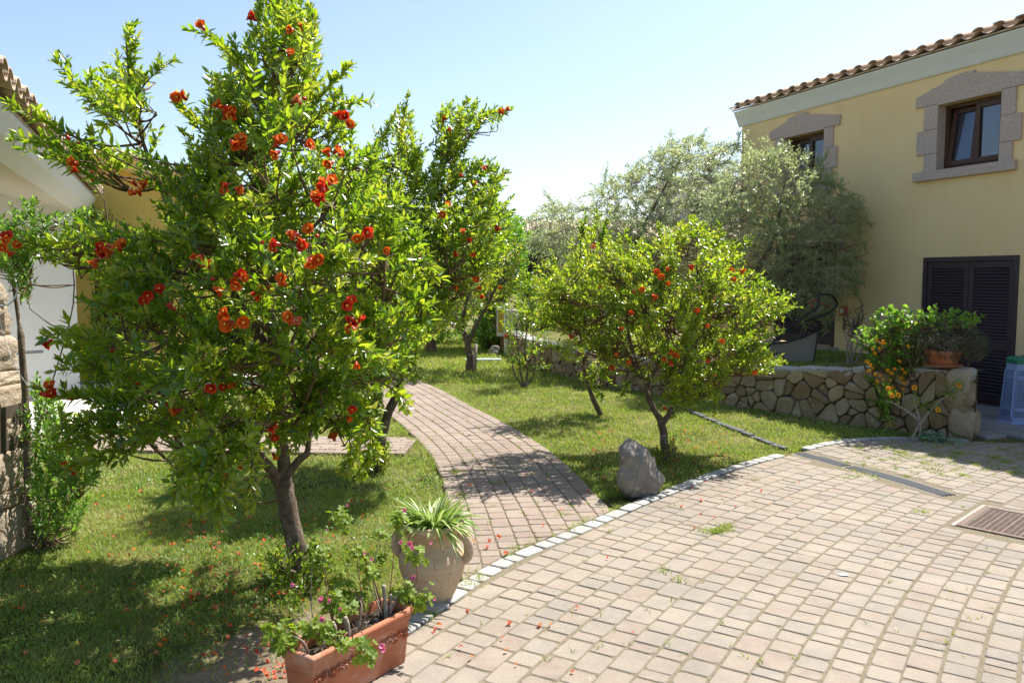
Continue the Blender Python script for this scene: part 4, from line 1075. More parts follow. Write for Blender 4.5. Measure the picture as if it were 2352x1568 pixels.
def make_tree(name, label, cat, base, limbs, crown, ntw, tw_len, spacing, ll, lw, leaf, sprays=(), hi=True, seed=1, droop=0.0, group=None, bark='bark', up=.1, gap=(2.2, -.2), leaf2=None, outw=1.0, twig_r=.0025, conn=True, trunk_n=9, crown2=(), tmat='twig'):
    random.seed(seed); t = thing(name, label, cat, base, 0, group)
    mb = MB(); nodes = []
    for pts, rad in limbs:
        c = spline(pts, 5); n = len(c)
        rr = [rad[0]+(rad[1]-rad[0])*i/(n-1) for i in range(n)]
        mb.tube(c, rr, trunk_n, 0, True, .22)
        nodes += list(zip(c, rr))
    nodes = [q for q in nodes if q[0].z > base[2]+.35]
    A = Leaves(); B = Leaves()
    for cr_i, (cr, nn) in enumerate([(crown, ntw)]+list(crown2)):
        made = 0; tries = 0
        while made < nn and tries < nn*6:
            tries += 1
            p, x, y, h = cr.sample(gap[0], gap[1], seed)
            ax = Vector(cr.axis); c = Vector((ax.x, ax.y, min(max(p.z-.25, ax.z-.5), ax.z+.6)))
            d = (p-c); d = d.normalized() if d.length > .05 else rv().normalized()
            d = (d*outw+rv()*.42+Vector((0, 0, up*3-droop*2))).normalized()
            ln = tw_len*random.uniform(.6, 1.3)
            pts = grow(p-d*ln*.5, d, ln, 5, .1, up*.5-droop)
            e = proj(pts[-1])
            if not inpoly(cr.poly, *e) and edge_dist(cr.poly, *e) > 16: continue
            made += 1
            twig_leaves(B if (leaf2 and random.random() < .3) else A, pts, spacing, ll, lw)
            mb.tube(pts, [twig_r*1.4, twig_r*1.2, twig_r, twig_r*.9, twig_r*.7, twig_r*.5], 4, 1, False)
            if conn and nodes:
                (q, r), bd = nearest(nodes, pts[0])
                if bd < 1.3:
                    m = q.lerp(pts[0], .5)+rv()*.04*bd+Vector((0, 0, -.08*bd))
                    mb.tube(spline([q, m, pts[0]], 4), [min(r, twig_r*3.2)]*3+[twig_r*2.4]*3+[twig_r*1.6]*3, 5, 1, False)
                    if random.random() < .25: nodes.append((m, twig_r*3))
    for sp in sprays:  # leading shoots that break the outline: (points, side twig length, n side twigs)
        pts, sl, ns, r0 = sp
        c = spline(pts, 7); n = len(c); mb.tube(c, [r0*(1-.75*i/(n-1)) for i in range(n)], 6, 1, False)
        S = cum(c)
        twig_leaves(B if leaf2 else A, c[n//3:], spacing*.8, ll*1.02, lw)
        for k in range(ns):
            s = S[-1]*(.18+.8*(k+random.random())/ns); i = min(int(np.searchsorted(S, s)), n-1); i = max(i, 1)
            tg = (c[i]-c[i-1]).normalized(); d = (tg*.8+rv()*.5+Vector((0, 0, .22-droop*2))).normalized()
            ln = sl*random.uniform(.5, 1.15)*(1.05-.6*k/ns)
            tp = grow(c[i], d, ln, 4, .1, .05-droop); twig_leaves(B if (leaf2 and random.random() < .5) else A, tp, spacing, ll, lw)
            mb.tube(tp, [twig_r*1.3, twig_r, twig_r*.9, twig_r*.7, twig_r*.5], 4, 1, False)
    mb.build('trunk', [MT[bark], MT[tmat]], t, True)
    cw = A.build('crown', MT[leaf], t, hi)
    if leaf2 and B.p:
        B.build('second_leaves', MT[leaf2], cw, hi, kind=None)  # leaves in the tree's second leaf colour
    return t, len(A.p)+len(B.p)
# link() leaves world coordinates when the grandparent is moved: parts of parts share the part's frame
def _link(name, me, parent=None, mats=(), world=False):
    o = bpy.data.objects.new(name, me); C.objects.link(o)
    for m in mats:
        if m: me.materials.append(m)
    if parent:
        o.parent = parent
        if world:
            mw = Matrix.Identity(4); q = parent; ch = []
            while q: ch.append(q); q = q.parent
            for q in reversed(ch): mw = mw @ q.matrix_parent_inverse @ Matrix.LocRotScale(q.location, q.rotation_euler, q.scale)
            o.matrix_parent_inverse = mw.inverted()
    return o
link = _link

# ------------------------------------------------------------------ blossoms (one mesh of each kind, shared by every flower)
def petal_patch(mb, c, ax, side, size, seed, mi):
    """one crumpled petal: 4x4 grid, rising from c along ax and opening towards side"""
    tg = ax.cross(side).normalized(); vs = []
    for i in range(4):
        u = i/3
        for j in range(5):
            w = (j-2)/2; ww = w*(.25+.75*math.sin(PI*min(1, .2+.72*u)))*size*.62
            q = c+ax*(size*(.85*u-.2*u*u))+side*(size*(.05+.55*u*u))+tg*ww
            nz = noise.noise(Vector((u*2.6+seed*3.1, w*2.2, seed)))*.34*size*u
            vs.append(q+ax*nz+side*noise.noise(Vector((w*3, u*3, seed+7)))*.22*size*u-side*(w*w*.1*size))
    mb.add(vs, [(i*5+j, i*5+j+1, i*5+j+6, i*5+j+5) for i in range(3) for j in range(4)], mi, True)
def flower_mesh(kind, seed):
    random.seed(seed); mb = MB(); Z = Vector((0, 0, 1))
    if kind == 'bud':
        mb.lathe([(.001, 0), (.0045, .002), (.0075, .008), (.0085, .014), (.007, .02), (.004, .0255), (.001, .028)], 10, 0)
        mats = [MT['calyx']]
    else:
        mb.lathe([(.001, -.004), (.005, 0), (.0085, .006), (.0095, .012), (.0085, .018), (.0095, .024), (.0125, .031)], 12, 0)
        for k in range(6):   # pointed calyx lobes
            th = 2*PI*k/6; d = Vector((math.cos(th), math.sin(th), 0)); tg = Vector((-d.y, d.x, 0)); b = d*.0118+Z*.029
            mb.add([b-tg*.006, b+tg*.006, b+d*.006+Z*.006+tg*.0035, b+d*.006+Z*.006-tg*.0035, b+d*.014+Z*.009], [(0, 1, 2, 3), (3, 2, 4)], 0, True)
        if kind in ('open', 'red', 'fade'):
            n = {'open': 9, 'red': 7, 'fade': 6}[kind]; pm = 1
            for k in range(n):
                th = 2*PI*k/n+random.uniform(-.3, .3); d = Vector((math.cos(th), math.sin(th), 0))
                petal_patch(mb, Z*.022+d*.004, (Z*random.uniform(.7, 1.2)+d*.2).normalized(), d, random.uniform(.025, .034), seed+k*1.7, pm)
                if k % 2 == 0: petal_patch(mb, Z*.024, (Z+d*.1).normalized(), d*.45, random.uniform(.022, .03), seed+k*2.3+11, pm)
            mb.lathe([(.001, .03), (.005, .036), (.005, .04), (.001, .042)], 8, 2)
        mats = [MT['calyx'], MT[{'open': 'petal_orange', 'red': 'petal_red', 'fade': 'petal_fade'}.get(kind, 'petal_red')], MT['stamen']]
    me = bpy.data.meshes.new(kind+'_blossom'); me.from_pydata(mb.v, [], mb.f); me.update()
    for m in mats: me.materials.append(m)
    me.polygons.foreach_set('material_index', [min(i, len(mats)-1) for i in mb.m]); me.polygons.foreach_set('use_smooth', mb.sm); return me
FM = {k: [flower_mesh(k, s) for s in ss] for k, ss in {'open': (1, 2, 3), 'red': (4, 5), 'tube': (6,), 'bud': (7,), 'fade': (8, 9)}.items()}
def add_flower(t, p, kind, sc, down=False):
    o = bpy.data.objects.new('bud' if kind == 'bud' else 'flower', random.choice(FM[kind])); C.objects.link(o); o.parent = t
    d = (Vector((random.gauss(0, .6), -.65+random.gauss(0, .3), random.gauss(.15, .55) if not down else -.6))).normalized()
    mw = Matrix.Identity(4)
    o.rotation_euler = d.to_track_quat('Z', 'Y').to_euler(); o.location = p-t.location; o.scale = (sc,)*3
def flowers(t, cr, spots, sc=1.0, out=.02):
    """spots: (x, y, kinds) - o orange, r red, t red tube, b bud, f faded"""
    K = {'o': 'open', 'r': 'red', 't': 'tube', 'b': 'bud', 'f': 'fade'}
    for x, y, ks in spots:
        n = len(ks)
        for i, k in enumerate(ks):
            rr = 0 if n == 1 else 8+2.4*n**.5
            th = 2*PI*i/max(n, 1)+x
            xx, yy = x+rr*math.cos(th)*random.uniform(.6, 1.1), y+rr*math.sin(th)*random.uniform(.6, 1.1)
            p = cr.front(xx, yy, out+random.uniform(-.035, .03)); add_flower(t, p, 'open' if (k == 'r' and random.random() < .4) else K[k], sc*random.uniform(.7, 1.1))

# ------------------------------------------------------------------ the big pomegranate
Y1 = 4.5; B1 = Vector((-1.21, 4.47, -.03))
def I(l, dY=0.0, Y=Y1):
    """image polyline -> points at depth Y + running offset"""
    n = len(l); return [P(q[0], q[1], Y+(q[2] if len(q) > 2 else dY*i/max(n-1, 1))) for i, q in enumerate(l)]
poly1 = [(600, -40), (650, -30), (700, 20), (720, 110), (740, 180), (790, 235), (800, 300), (850, 330), (900, 400), (930, 470), (965, 560), (960, 640), (930, 720), (965, 770), (930, 850), (880, 900), (880, 1000), (850, 1070), (795, 1060), (770, 985),
         (730, 1005), (640, 1030), (570, 1010), (545, 1080), (520, 1180), (480, 1170), (420, 1120), (400, 1020), (330, 1000), (260, 1030), (190, 1050), (160, 980), (200, 900), (210, 850), (150, 790), (200, 760), (270, 740), (250, 690), (170, 610), (110, 590), (60, 585), (40, 545), (120, 530), (185, 505), (250, 525), (330, 530), (380, 470), (330, 425), (250, 420), (160, 420), (60, 340), (110, 310), (180, 340), (230, 290), (190, 210), (220, 180), (285, 130), (330, 200), (330, 300), (330, 380), (400, 380), (440, 390), (420, 310), (425, 250), (480, 230), (490, 150), (465, 85), (510, 95), (570, 110)]
cr1 = Crown(poly1, Y1-.05, .95, P(630, 640, Y1))
limbs1 = [(I([(694, 1335), (684, 1270), (668, 1200), (655, 1130), (648, 1100)], 0), (.058, .05)),
          (I([(652, 1125, 0), (620, 1075, -.04), (575, 1025, -.1), (520, 960, -.2), (450, 890, -.3)], 0), (.036, .012)),
          (I([(655, 1115), (650, 1040, .03), (640, 900, .05), (620, 720, .03), (585, 520, 0), (598, 400, 0), (640, 290, 0), (660, 140, 0), (650, 10, 0)]), (.04, .005)),
          (I([(660, 1090), (688, 1055, .02), (705, 1040, .04), (714, 990, .1), (750, 880, .2), (800, 740, .3)]), (.024, .008)),
          (I([(622, 760, .03), (540, 700, -.1), (450, 640, -.2), (360, 610, -.15), (315, 555, -.1), (200, 545, -.1)]), (.02, .005)),
          (I([(630, 820, .05), (500, 620, .1), (400, 500, .1), (370, 430, .05), (330, 330, .02), (300, 200, 0), (290, 95, 0)]), (.022, .004)),
          (I([(610, 620, 0), (700, 540, .2), (790, 450, .3), (850, 380, .3)]), (.016, .005)),
          (I([(640, 880, .05), (740, 760, -.3), (840, 700, -.4), (930, 720, -.4)]), (.016, .005)),
          (I([(640, 900, .05), (560, 800, -.4), (430, 780, -.5), (260, 790, -.45)]), (.016, .005)),
          (I([(600, 600, 0), (500, 440, .35), (470, 330, .35)]), (.014, .005)), (I([(640, 860, .05), (700, 700, .5), (720, 500, .6)]), (.016, .006)),
          (I([(592, 1050, -.08), (588, 1015, -.1), (600, 980, -.2)]), (.018, .008))]
def SPR(l, sl, ns, r=.0055, Y=Y1): return (I(l, 0, Y), sl, ns, r)
spr1 = [SPR([(370, 430), (330, 330), (303, 200), (292, 68)], .2, 14), SPR([(320, 330), (240, 265), (175, 200), (128, 135)], .17, 9), SPR([(305, 230), (345, 180), (393, 142)], .1, 4),
        SPR([(340, 400, -.1), (200, 330, -.2), (100, 280, -.3), (20, 240, -.35)], .13, 10), SPR([(340, 440, -.1), (200, 370, -.2), (110, 338, -.25), (35, 318, -.3)], .11, 9),
        SPR([(420, 560, -.1), (260, 545, -.15), (130, 560, -.15), (-30, 565, -.2)], .17, 12), SPR([(640, 300), (560, 170), (490, 90), (440, 72)], .12, 9), SPR([(660, 140), (640, 20), (615, -60)], .15, 8),
        SPR([(665, 190), (700, 110), (716, 25)], .12, 6), SPR([(650, 320), (730, 230), (800, 155)], .13, 8), SPR([(660, 340), (750, 255), (825, 232)], .12, 8), SPR([(520, 360), (450, 290), (405, 235)], .13, 8),
        SPR([(430, 820, -.6), (260, 800, -.6), (160, 765, -.6), (100, 772, -.6)], .13, 10), SPR([(450, 900, -.5), (300, 930, -.6), (190, 915, -.6), (108, 905, -.6)], .14, 10), SPR([(430, 960, -.5), (280, 1020, -.6), (200, 1065, -.65), (158, 1085, -.7)], .14, 9),
        SPR([(590, 930, -.7), (550, 1020, -1.05), (515, 1120, -1.2), (500, 1195, -1.2)], .16, 14), SPR([(620, 950, -.7), (580, 1060, -1.1), (585, 1150, -1.15)], .12, 10), SPR([(550, 920, -.7), (460, 1030, -1.1), (400, 1140, -1.2)], .15, 12), SPR([(560, 940, -.8), (495, 1060, -1.15), (460, 1170, -1.25)], .14, 12), SPR([(480, 860, -.6), (380, 870, -.75), (260, 858, -.8)], .16, 11), SPR([(380, 880, -.6), (250, 950, -.7), (130, 985, -.75)], .15, 12), SPR([(350, 960, -.6), (230, 1010, -.7), (120, 1030, -.7)], .14, 11), SPR([(330, 820, -.6), (230, 845, -.65), (150, 850, -.7)], .14, 10), SPR([(420, 930, -.5), (330, 1000, -.6), (270, 1060, -.65)], .13, 8), SPR([(500, 930, -.6), (400, 965, -.7), (320, 1000, -.75)], .15, 10), SPR([(450, 760, -.5), (330, 720, -.6), (225, 700, -.6)], .15, 10), SPR([(520, 800, -.9), (450, 830, -1.1), (400, 900, -1.15)], .15, 9), SPR([(900, 560, -.2), (960, 580, -.3), (1000, 640, -.3)], .15, 9), SPR([(880, 660, -.3), (950, 690, -.4), (985, 720, -.4)], .14, 9),
        SPR([(790, 700, -.3), (880, 735, -.35), (962, 762, -.35)], .13, 9), SPR([(820, 900, -.2), (850, 990, -.25), (842, 1085, -.25)], .14, 8), SPR([(790, 940, -.3), (805, 1030, -.35), (800, 1090, -.35)], .12, 7), SPR([(830, 850, -.3), (910, 900, -.35), (935, 940, -.35)], .1, 6),
        SPR([(700, 420, -.3), (600, 470, -.7), (480, 450, -.8)], .16, 9), SPR([(640, 700, -.5), (520, 640, -.9), (400, 660, -.9)], .16, 9), SPR([(700, 800, -.5), (800, 790, -.8), (880, 830, -.8)], .16, 9), SPR([(600, 860, -.7), (480, 850, -.95), (370, 880, -.95)], .17, 10), SPR([(650, 560, -.6), (760, 600, -.85), (850, 590, -.8)], .16, 9)]
t1, n1 = make_tree('pomegranate_tree', 'big pomegranate tree full of orange and red blossom, nearest on the left lawn', 'tree', B1, limbs1, cr1, 1120, .26, .0185, .064, .0225, 'leaf', spr1, True, 3, 0, None, leaf2='leaf_pale', gap=(2.7, -.06))
random.seed(77)
flowers(t1, cr1, [(470, 70, 'o'), (685, 70, 'oo'), (418, 228, 'or'), (525, 255, 'ooooro'), (665, 130, 'r'), (590, 48, 'r'), (700, 235, 'fb'), (795, 278, 'rro'), (640, 340, 'oor'), (700, 335, 'o'), (765, 360, 'oooo'), (745, 432, 'oooorr'), (735, 465, 'rrr'), (320, 440, 'oort'), (530, 432, 'rro'), (535, 328, 'ro'),
                  (170, 325, 'bb'), (175, 385, 'orr'), (215, 408, 'bb'), (228, 580, 'orot'), (275, 570, 'rorrt'), (8, 555, 'oor'), (40, 572, 'rr'), (465, 595, 'ooof'), (688, 552, 'oorr'), (720, 535, 'rb'), (720, 600, 'oof'), (640, 570, 'ro'), (540, 640, 'ooor'), (605, 662, 'rrt'), (658, 645, 'oo'), (505, 682, 'o'), (530, 735, 'oooofo'), (560, 745, 'oo'), (675, 742, 'oof'),
                  (335, 680, 'rr'), (370, 675, 'r'), (400, 705, 'tt'), (420, 725, 't'), (815, 745, 'rrot'), (795, 700, 'rr'), (818, 830, 'o'), (800, 945, 'or'), (768, 1000, 'rr'), (628, 985, 'trot'), (625, 1012, 't'), (560, 1010, 'rr'), (500, 888, 'rr'), (540, 880, 'o'), (405, 942, 'rr'), (310, 890, 'bb'), (120, 780, 'r'), (120, 905, 'rtr'), (150, 912, 'r'), (158, 1078, 'or'), (543, 1074, 'or'), (625, 1042, 'o'),
                  (265, 800, 'b'), (480, 640, 'b'), (830, 545, 'oor'), (880, 575, 'r'), (600, 560, 'b'), (560, 330, 'o')], 1.05)
print('leaves main', n1, len([o for o in t1.children]))
# ------------------------------------------------------------------ the other trees
def simple_limbs(l, Y, r0, r1): return (I(l, 0, Y), (r0, r1))
YB = 7.02
polyB = [(830, 335), (870, 305), (905, 285), (935, 245), (950, 280), (960, 340), (975, 400), (1000, 370), (1012, 330), (1000, 285), (1040, 240), (1075, 232), (1100, 262), (1168, 252), (1140, 287), (1090, 303), (1062, 345), (1045, 385), (1115, 378), (1145, 385), (1100, 412), (1095, 440), (1150, 400), (1163, 450), (1165, 520), (1150, 600), (1120, 650), (1040, 690), (1000, 760), (950, 810), (940, 860), (890, 880), (840, 1010), (800, 1040), (780, 900), (740, 700), (740, 500), (770, 400)]
crB = Crown(polyB, YB, .8, P(930, 600, YB))
limbsB = [simple_limbs([(866, 1082), (872, 1040), (880, 990), (893, 945), (912, 905), (921, 865), (914, 825), (906, 770), (925, 660), (955, 540), (1000, 420), (1045, 320), (1090, 270)], YB, .05, .006),
          simple_limbs([(908, 780), (880, 640), (880, 480), (915, 330), (938, 220)], YB, .022, .004), simple_limbs([(925, 660), (1010, 560), (1080, 470), (1140, 400)], YB, .018, .004), simple_limbs([(914, 825), (960, 740), (1020, 690)], YB-.2, .014, .004), simple_limbs([(872, 1040), (850, 960), (830, 880)], YB, .014, .006)]
sprB = [SPR([(1000, 400), (1040, 320), (1085, 272), (1172, 255)], .13, 10, .006, YB), SPR([(1040, 330), (1020, 300), (1008, 268)], .1, 5, .004, YB), SPR([(1050, 300), (1060, 260), (1072, 230)], .1, 5, .004, YB), SPR([(900, 400), (920, 310), (937, 215)], .1, 5, .005, YB), SPR([(880, 380), (880, 320), (905, 265)], .13, 8, .005, YB),
        SPR([(1010, 430), (1080, 395), (1142, 383)], .12, 8, .005, YB), SPR([(1040, 470), (1110, 430), (1160, 395)], .12, 8, .005, YB), SPR([(960, 720), (1000, 700), (1050, 745)], .13, 6, .004, YB-.5), SPR([(900, 850), (945, 830), (958, 860)], .1, 4, .004, YB-.4)]
tB, nB = make_tree('pomegranate_tree', 'pomegranate tree with crooked double bent trunk beside the path, just behind the biggest one', 'tree', (-1.21, 7.01, -.03), limbsB, crB, 1050, .27, .021, .06, .0235, 'leaf', sprB, True, 12, 0, None, leaf2='leaf_pale', gap=(2.4, -.3))
random.seed(5)
flowers(tB, crB, [(1165, 258, 'of'), (1015, 280, 'r'), (1025, 300, 'o'), (1075, 410, 'oo'), (1120, 380, 'f'), (1020, 485, 'or'), (1065, 537, 'r'), (910, 525, 'oo'), (917, 553, 'o'), (1095, 640, 'o'), (1110, 675, 'rr'), (1040, 660, 'r'), (1085, 570, 'ro'), (960, 590, 'r'), (1055, 585, 'r'), (1150, 525, 'r'), (870, 450, 'b'), (1000, 600, 'b')], 1.1)

YC = 14.7
crC = Crown([(940, 560), (1000, 505), (1080, 480), (1150, 510), (1190, 575), (1195, 650), (1165, 700), (1110, 715), (1075, 750), (1030, 765), (980, 745), (940, 690), (925, 620)], YC, 1.0, P(1070, 640, YC))
tC, nC = make_tree('pomegranate_tree', 'slender pomegranate with reddish trunk and short stake, past the bend of the path', 'tree', (-.77, 14.69, -.03),
    [simple_limbs([(1078, 853), (1080, 820), (1072, 780), (1062, 750), (1070, 700), (1090, 640)], YC, .085, .02), simple_limbs([(1074, 790), (1095, 745), (1125, 690), (1150, 640)], YC, .05, .012), simple_limbs([(1062, 750), (1020, 690), (990, 640)], YC, .035, .01)], crC, 330, .42, .036, .085, .034, 'leaf_pale', (), False, 21, 0, None)
flowers(tC, crC, [(1040, 600, 'r'), (1130, 590, 'o'), (1150, 660, 'r'), (980, 640, 'o')], 1.6)
mb = MB(); mb.tube([P(1091, 853, 14.5), P(1093, 790, 14.5)], .028, 7)
tag(mb.build('stake', MT['palewood']), 'short pale stake in the lawn beside the reddish trunk', 'stake')
YD = 18.6
crD = Crown([(860, 580), (940, 540), (1010, 520), (1070, 570), (1085, 650), (1075, 700), (1020, 730), (960, 740), (900, 740), (860, 690)], YD, 1.3, P(980, 640, YD))
tD, nD = make_tree('pomegranate_tree', 'small tree with thick straight dark trunk, farthest on the left lawn', 'tree', (-1.89, 18.58, -.03),
    [simple_limbs([(990, 810), (988, 770), (990, 735), (970, 680), (950, 620)], YD, .15, .03), simple_limbs([(990, 740), (1020, 690), (1040, 640)], YD, .08, .02)], crD, 280, .5, .042, .1, .042, 'leaf', (), False, 23, 0, None)

YE = 7.6
polyE = [(1225, 660), (1250, 600), (1310, 600), (1325, 540), (1365, 505), (1405, 545), (1440, 600), (1460, 565), (1520, 545), (1590, 515), (1645, 540), (1695, 585), (1735, 650), (1815, 690), (1805, 722), (1755, 740), (1750, 790), (1788, 832), (1735, 862), (1690, 850), (1655, 890), (1645, 930), (1605, 925), (1555, 950), (1500, 915), (1465, 850), (1400, 830), (1330, 790), (1260, 740)]
crE = Crown(polyE, YE, .95, P(1530, 740, YE))
limbsE = [simple_limbs([(1528, 1052), (1526, 1010), (1518, 968), (1500, 935), (1484, 895), (1462, 830), (1440, 740), (1450, 640)], YE, .047, .006), simple_limbs([(1519, 975), (1540, 945), (1556, 905), (1575, 820), (1600, 700), (1600, 570)], YE, .034, .005),
          simple_limbs([(1560, 895), (1640, 820), (1720, 760), (1790, 705)], YE-.2, .018, .004), simple_limbs([(1484, 895), (1530, 780), (1520, 650), (1530, 560)], YE+.2, .018, .004), simple_limbs([(1575, 820), (1650, 700), (1690, 610)], YE, .016, .004), simple_limbs([(1475, 870), (1420, 780), (1350, 710), (1280, 660)], YE, .02, .004)]
def SP2(Y): return lambda l, sl, ns, r=.005: (I(l, 0, Y), sl, ns, r)
sE = SP2(YE)
sprE = [sE([(1290, 660), (1250, 620), (1205, 640)], .15, 9), sE([(1330, 620), (1335, 550), (1345, 500)], .15, 9), sE([(1370, 600), (1385, 540), (1400, 495)], .14, 8), sE([(1300, 720), (1250, 730), (1195, 720)], .14, 8), sE([(1340, 780), (1300, 800), (1260, 800)], .13, 7), sE([(1420, 820), (1390, 850), (1350, 870)], .12, 6), sE([(1640, 600), (1690, 570), (1720, 560)], .12, 7), sE([(1460, 860), (1440, 880), (1430, 905)], .09, 5), sE([(1690, 760), (1750, 770), (1795, 765)], .12, 7), sE([(1680, 690), (1745, 690), (1818, 705)], .13, 9), sE([(1650, 800), (1720, 830), (1790, 838)], .12, 8), sE([(1620, 860), (1645, 900), (1642, 940)], .1, 6), sE([(1600, 600), (1640, 560), (1655, 520)], .13, 7), sE([(1540, 620), (1520, 570), (1515, 525)], .13, 7), sE([(1590, 580), (1590, 540), (1585, 500)], .12, 6), sE([(1690, 640), (1740, 640), (1770, 660)], .1, 5), sE([(1560, 880), (1555, 930), (1545, 960)], .09, 5), sE([(1500, 600), (1460, 570), (1440, 545)], .12, 6)]
tE, nE = make_tree('pomegranate_tree', 'round pomegranate tree with forked trunk on the right lawn, behind the boulder', 'tree', (1.46, 7.53, -.03), limbsE, crE, 1300, .24, .021, .05, .021, 'leaf_pale', sprE, True, 31, 0, None, leaf2='leaf', gap=(3.0, -.02))
random.seed(6)
flowers(tE, crE, [(1520, 630, 'oro'), (1530, 650, 'r'), (1690, 622, 'or'), (1686, 645, 'o'), (1540, 815, 'oro'), (1545, 840, 'r'), (1625, 835, 'r'), (1640, 860, 'b'), (1730, 850, 'o'), (1470, 670, 'rb'), (1500, 690, 'o'), (1600, 720, 'r'), (1620, 745, 'o'), (1490, 750, 'b'), (1640, 690, 'b'), (1660, 780, 'o'), (1530, 1010-80, 'r'), (1580, 610, 'r'), (1450, 720, 'r'), (1420, 815, 'r'), (1440, 830, 'o'), (1412, 840, 'r')], 1.15)
YF = 9.9
polyF = [(1290, 720), (1300, 610), (1330, 540), (1370, 500), (1410, 540), (1470, 640), (1475, 790), (1430, 850), (1395, 890), (1345, 880), (1300, 830)]
crF = Crown(polyF, YF, .55, P(1340, 710, YF))
sF = SP2(YF)
tF, nF = make_tree('pomegranate_tree', 'pomegranate tree on a thin leaning trunk, left of the forked one', 'tree', (1.12, 9.94, -.03),
    [simple_limbs([(1380, 953), (1362, 915), (1347, 870), (1338, 820), (1335, 740), (1350, 640), (1370, 540)], YF, .035, .006), simple_limbs([(1340, 830), (1390, 740), (1430, 650)], YF, .02, .005), simple_limbs([(1338, 800), (1280, 720), (1230, 660)], YF, .018, .005)], crF, 200, .28, .026, .056, .024, 'leaf_pale',
    [sF([(1360, 600), (1365, 540), (1372, 488)], .16, 9), sF([(1400, 640), (1420, 570), (1440, 530)], .14, 7), sF([(1340, 820), (1300, 810), (1255, 790)], .14, 8), sF([(1350, 860), (1370, 890), (1385, 920)], .1, 5), sF([(1300, 650), (1275, 610), (1270, 585)], .12, 6)], True, 33, 0, None, leaf2='leaf', gap=(2.4, -.2))
random.seed(8)
flowers(tF, crF, [(1370, 575, 'oo'), (1425, 655, 'ro'), (1375, 665, 'r'), (1405, 690, 'rr'), (1300, 660, 'r'), (1285, 680, 'o'), (1340, 720, 'r'), (1425, 760, 'r'), (1310, 780, 'r'), (1240, 650, 'o')], 1.4)
YG = 12.6
crG = Crown([(1155, 705), (1190, 670), (1240, 685), (1262, 740), (1255, 800), (1262, 850), (1225, 840), (1175, 862), (1165, 810), (1150, 760)], YG, .45, P(1205, 770, YG))
make_tree('small_shrub', 'low many stemmed dark leaved shrub on the lawn between two pomegranates', 'shrub', (.2, 12.59, -.03),
    [simple_limbs([(1203, 888), (1195, 850), (1190, 800), (1185, 740)], YG, .02, .008), simple_limbs([(1206, 888), (1212, 850), (1205, 800), (1215, 730)], YG, .02, .008), simple_limbs([(1200, 888), (1180, 855), (1178, 820)], YG, .014, .006), simple_limbs([(1208, 888), (1226, 860), (1228, 820), (1222, 770)], YG, .016, .006)], crG, 75, .26, .034, .075, .026, 'leaf', (), False, 35)
# olives
YO1 = 12.25
crO = Crown([(1585, 590), (1600, 480), (1640, 420), (1690, 370), (1725, 340), (1765, 350), (1800, 335), (1835, 345), (1885, 375), (1905, 405), (1960, 440), (1992, 510), (1985, 590), (1975, 650), (1935, 690), (1915, 735), (1850, 748), (1790, 700), (1720, 650), (1640, 640)], YO1, .75, P(1780, 560, YO1))
tO, nO = make_tree('olive_tree', 'dense silvery olive tree on the terrace, right in front of the ochre house', 'tree', (3.3, 12.1, .45),
    [simple_limbs([(1690, 850), (1700, 780), (1690, 720), (1730, 640), (1780, 540), (1800, 430)], YO1, .11, .012), simple_limbs([(1695, 730), (1660, 640), (1650, 540), (1690, 420)], YO1, .06, .01), simple_limbs([(1730, 640), (1830, 600), (1920, 560)], YO1, .045, .008), simple_limbs([(1740, 640), (1830, 690), (1880, 710)], YO1, .03, .006)], crO, 1300, .32, .021, .06, .0175, 'olive',
    [(I(l, 0, YO1), .2, 8, .005) for l in ([(1700, 440), (1715, 380), (1710, 315)], [(1760, 400), (1765, 350), (1762, 318)], [(1850, 420), (1890, 370), (1905, 345)], [(1920, 520), (1970, 500), (2000, 515)], [(1920, 620), (1960, 650), (1975, 690)], [(1860, 680), (1890, 720), (1900, 760)])], False, 41, .06, 'olive trees', up=.0, gap=(2.4, -.42), twig_r=.002, tmat='palewood')
YO2 = 15.2
crO2 = Crown([(1210, 505), (1255, 465), (1320, 470), (1375, 425), (1440, 385), (1500, 345), (1545, 320), (1600, 315), (1650, 330), (1695, 325), (1705, 360), (1690, 440), (1660, 560), (1600, 640), (1500, 660), (1440, 640), (1340, 640), (1270, 620), (1225, 570)], YO2, 1.5, P(1460, 500, YO2))
tO2, nO2 = make_tree('olive_tree', 'wide airy grey olive tree rising behind the pomegranates', 'tree', (1.25, 12.3, -.03),
    [([P(1364, 892, 12.3), P(1360, 840, 12.4), P(1370, 780, 12.9), P(1400, 700, 13.8), P(1440, 600, 14.8), P(1500, 480, 15.2), P(1560, 370, 15.2)], (.1, .012)), ([P(1390, 730, 13.5), P(1330, 600, 14.6), P(1290, 510, 15.2)], (.05, .01)), ([P(1440, 600, 14.8), P(1560, 540, 15.2), P(1640, 430, 15.2)], (.05, .01))], crO2, 1350, .4, .027, .074, .021, 'olive',
    [(I(l, 0, YO2), .24, 8, .005) for l in ([(1540, 400), (1545, 350), (1540, 300)], [(1600, 380), (1605, 330), (1620, 300)], [(1300, 510), (1270, 470), (1250, 440)], [(1400, 450), (1390, 410), (1395, 385)], [(1660, 390), (1690, 340), (1700, 310)])], False, 43, .05, 'olive trees', up=.0, gap=(2.2, -.4), twig_r=.0022, tmat='palewood')
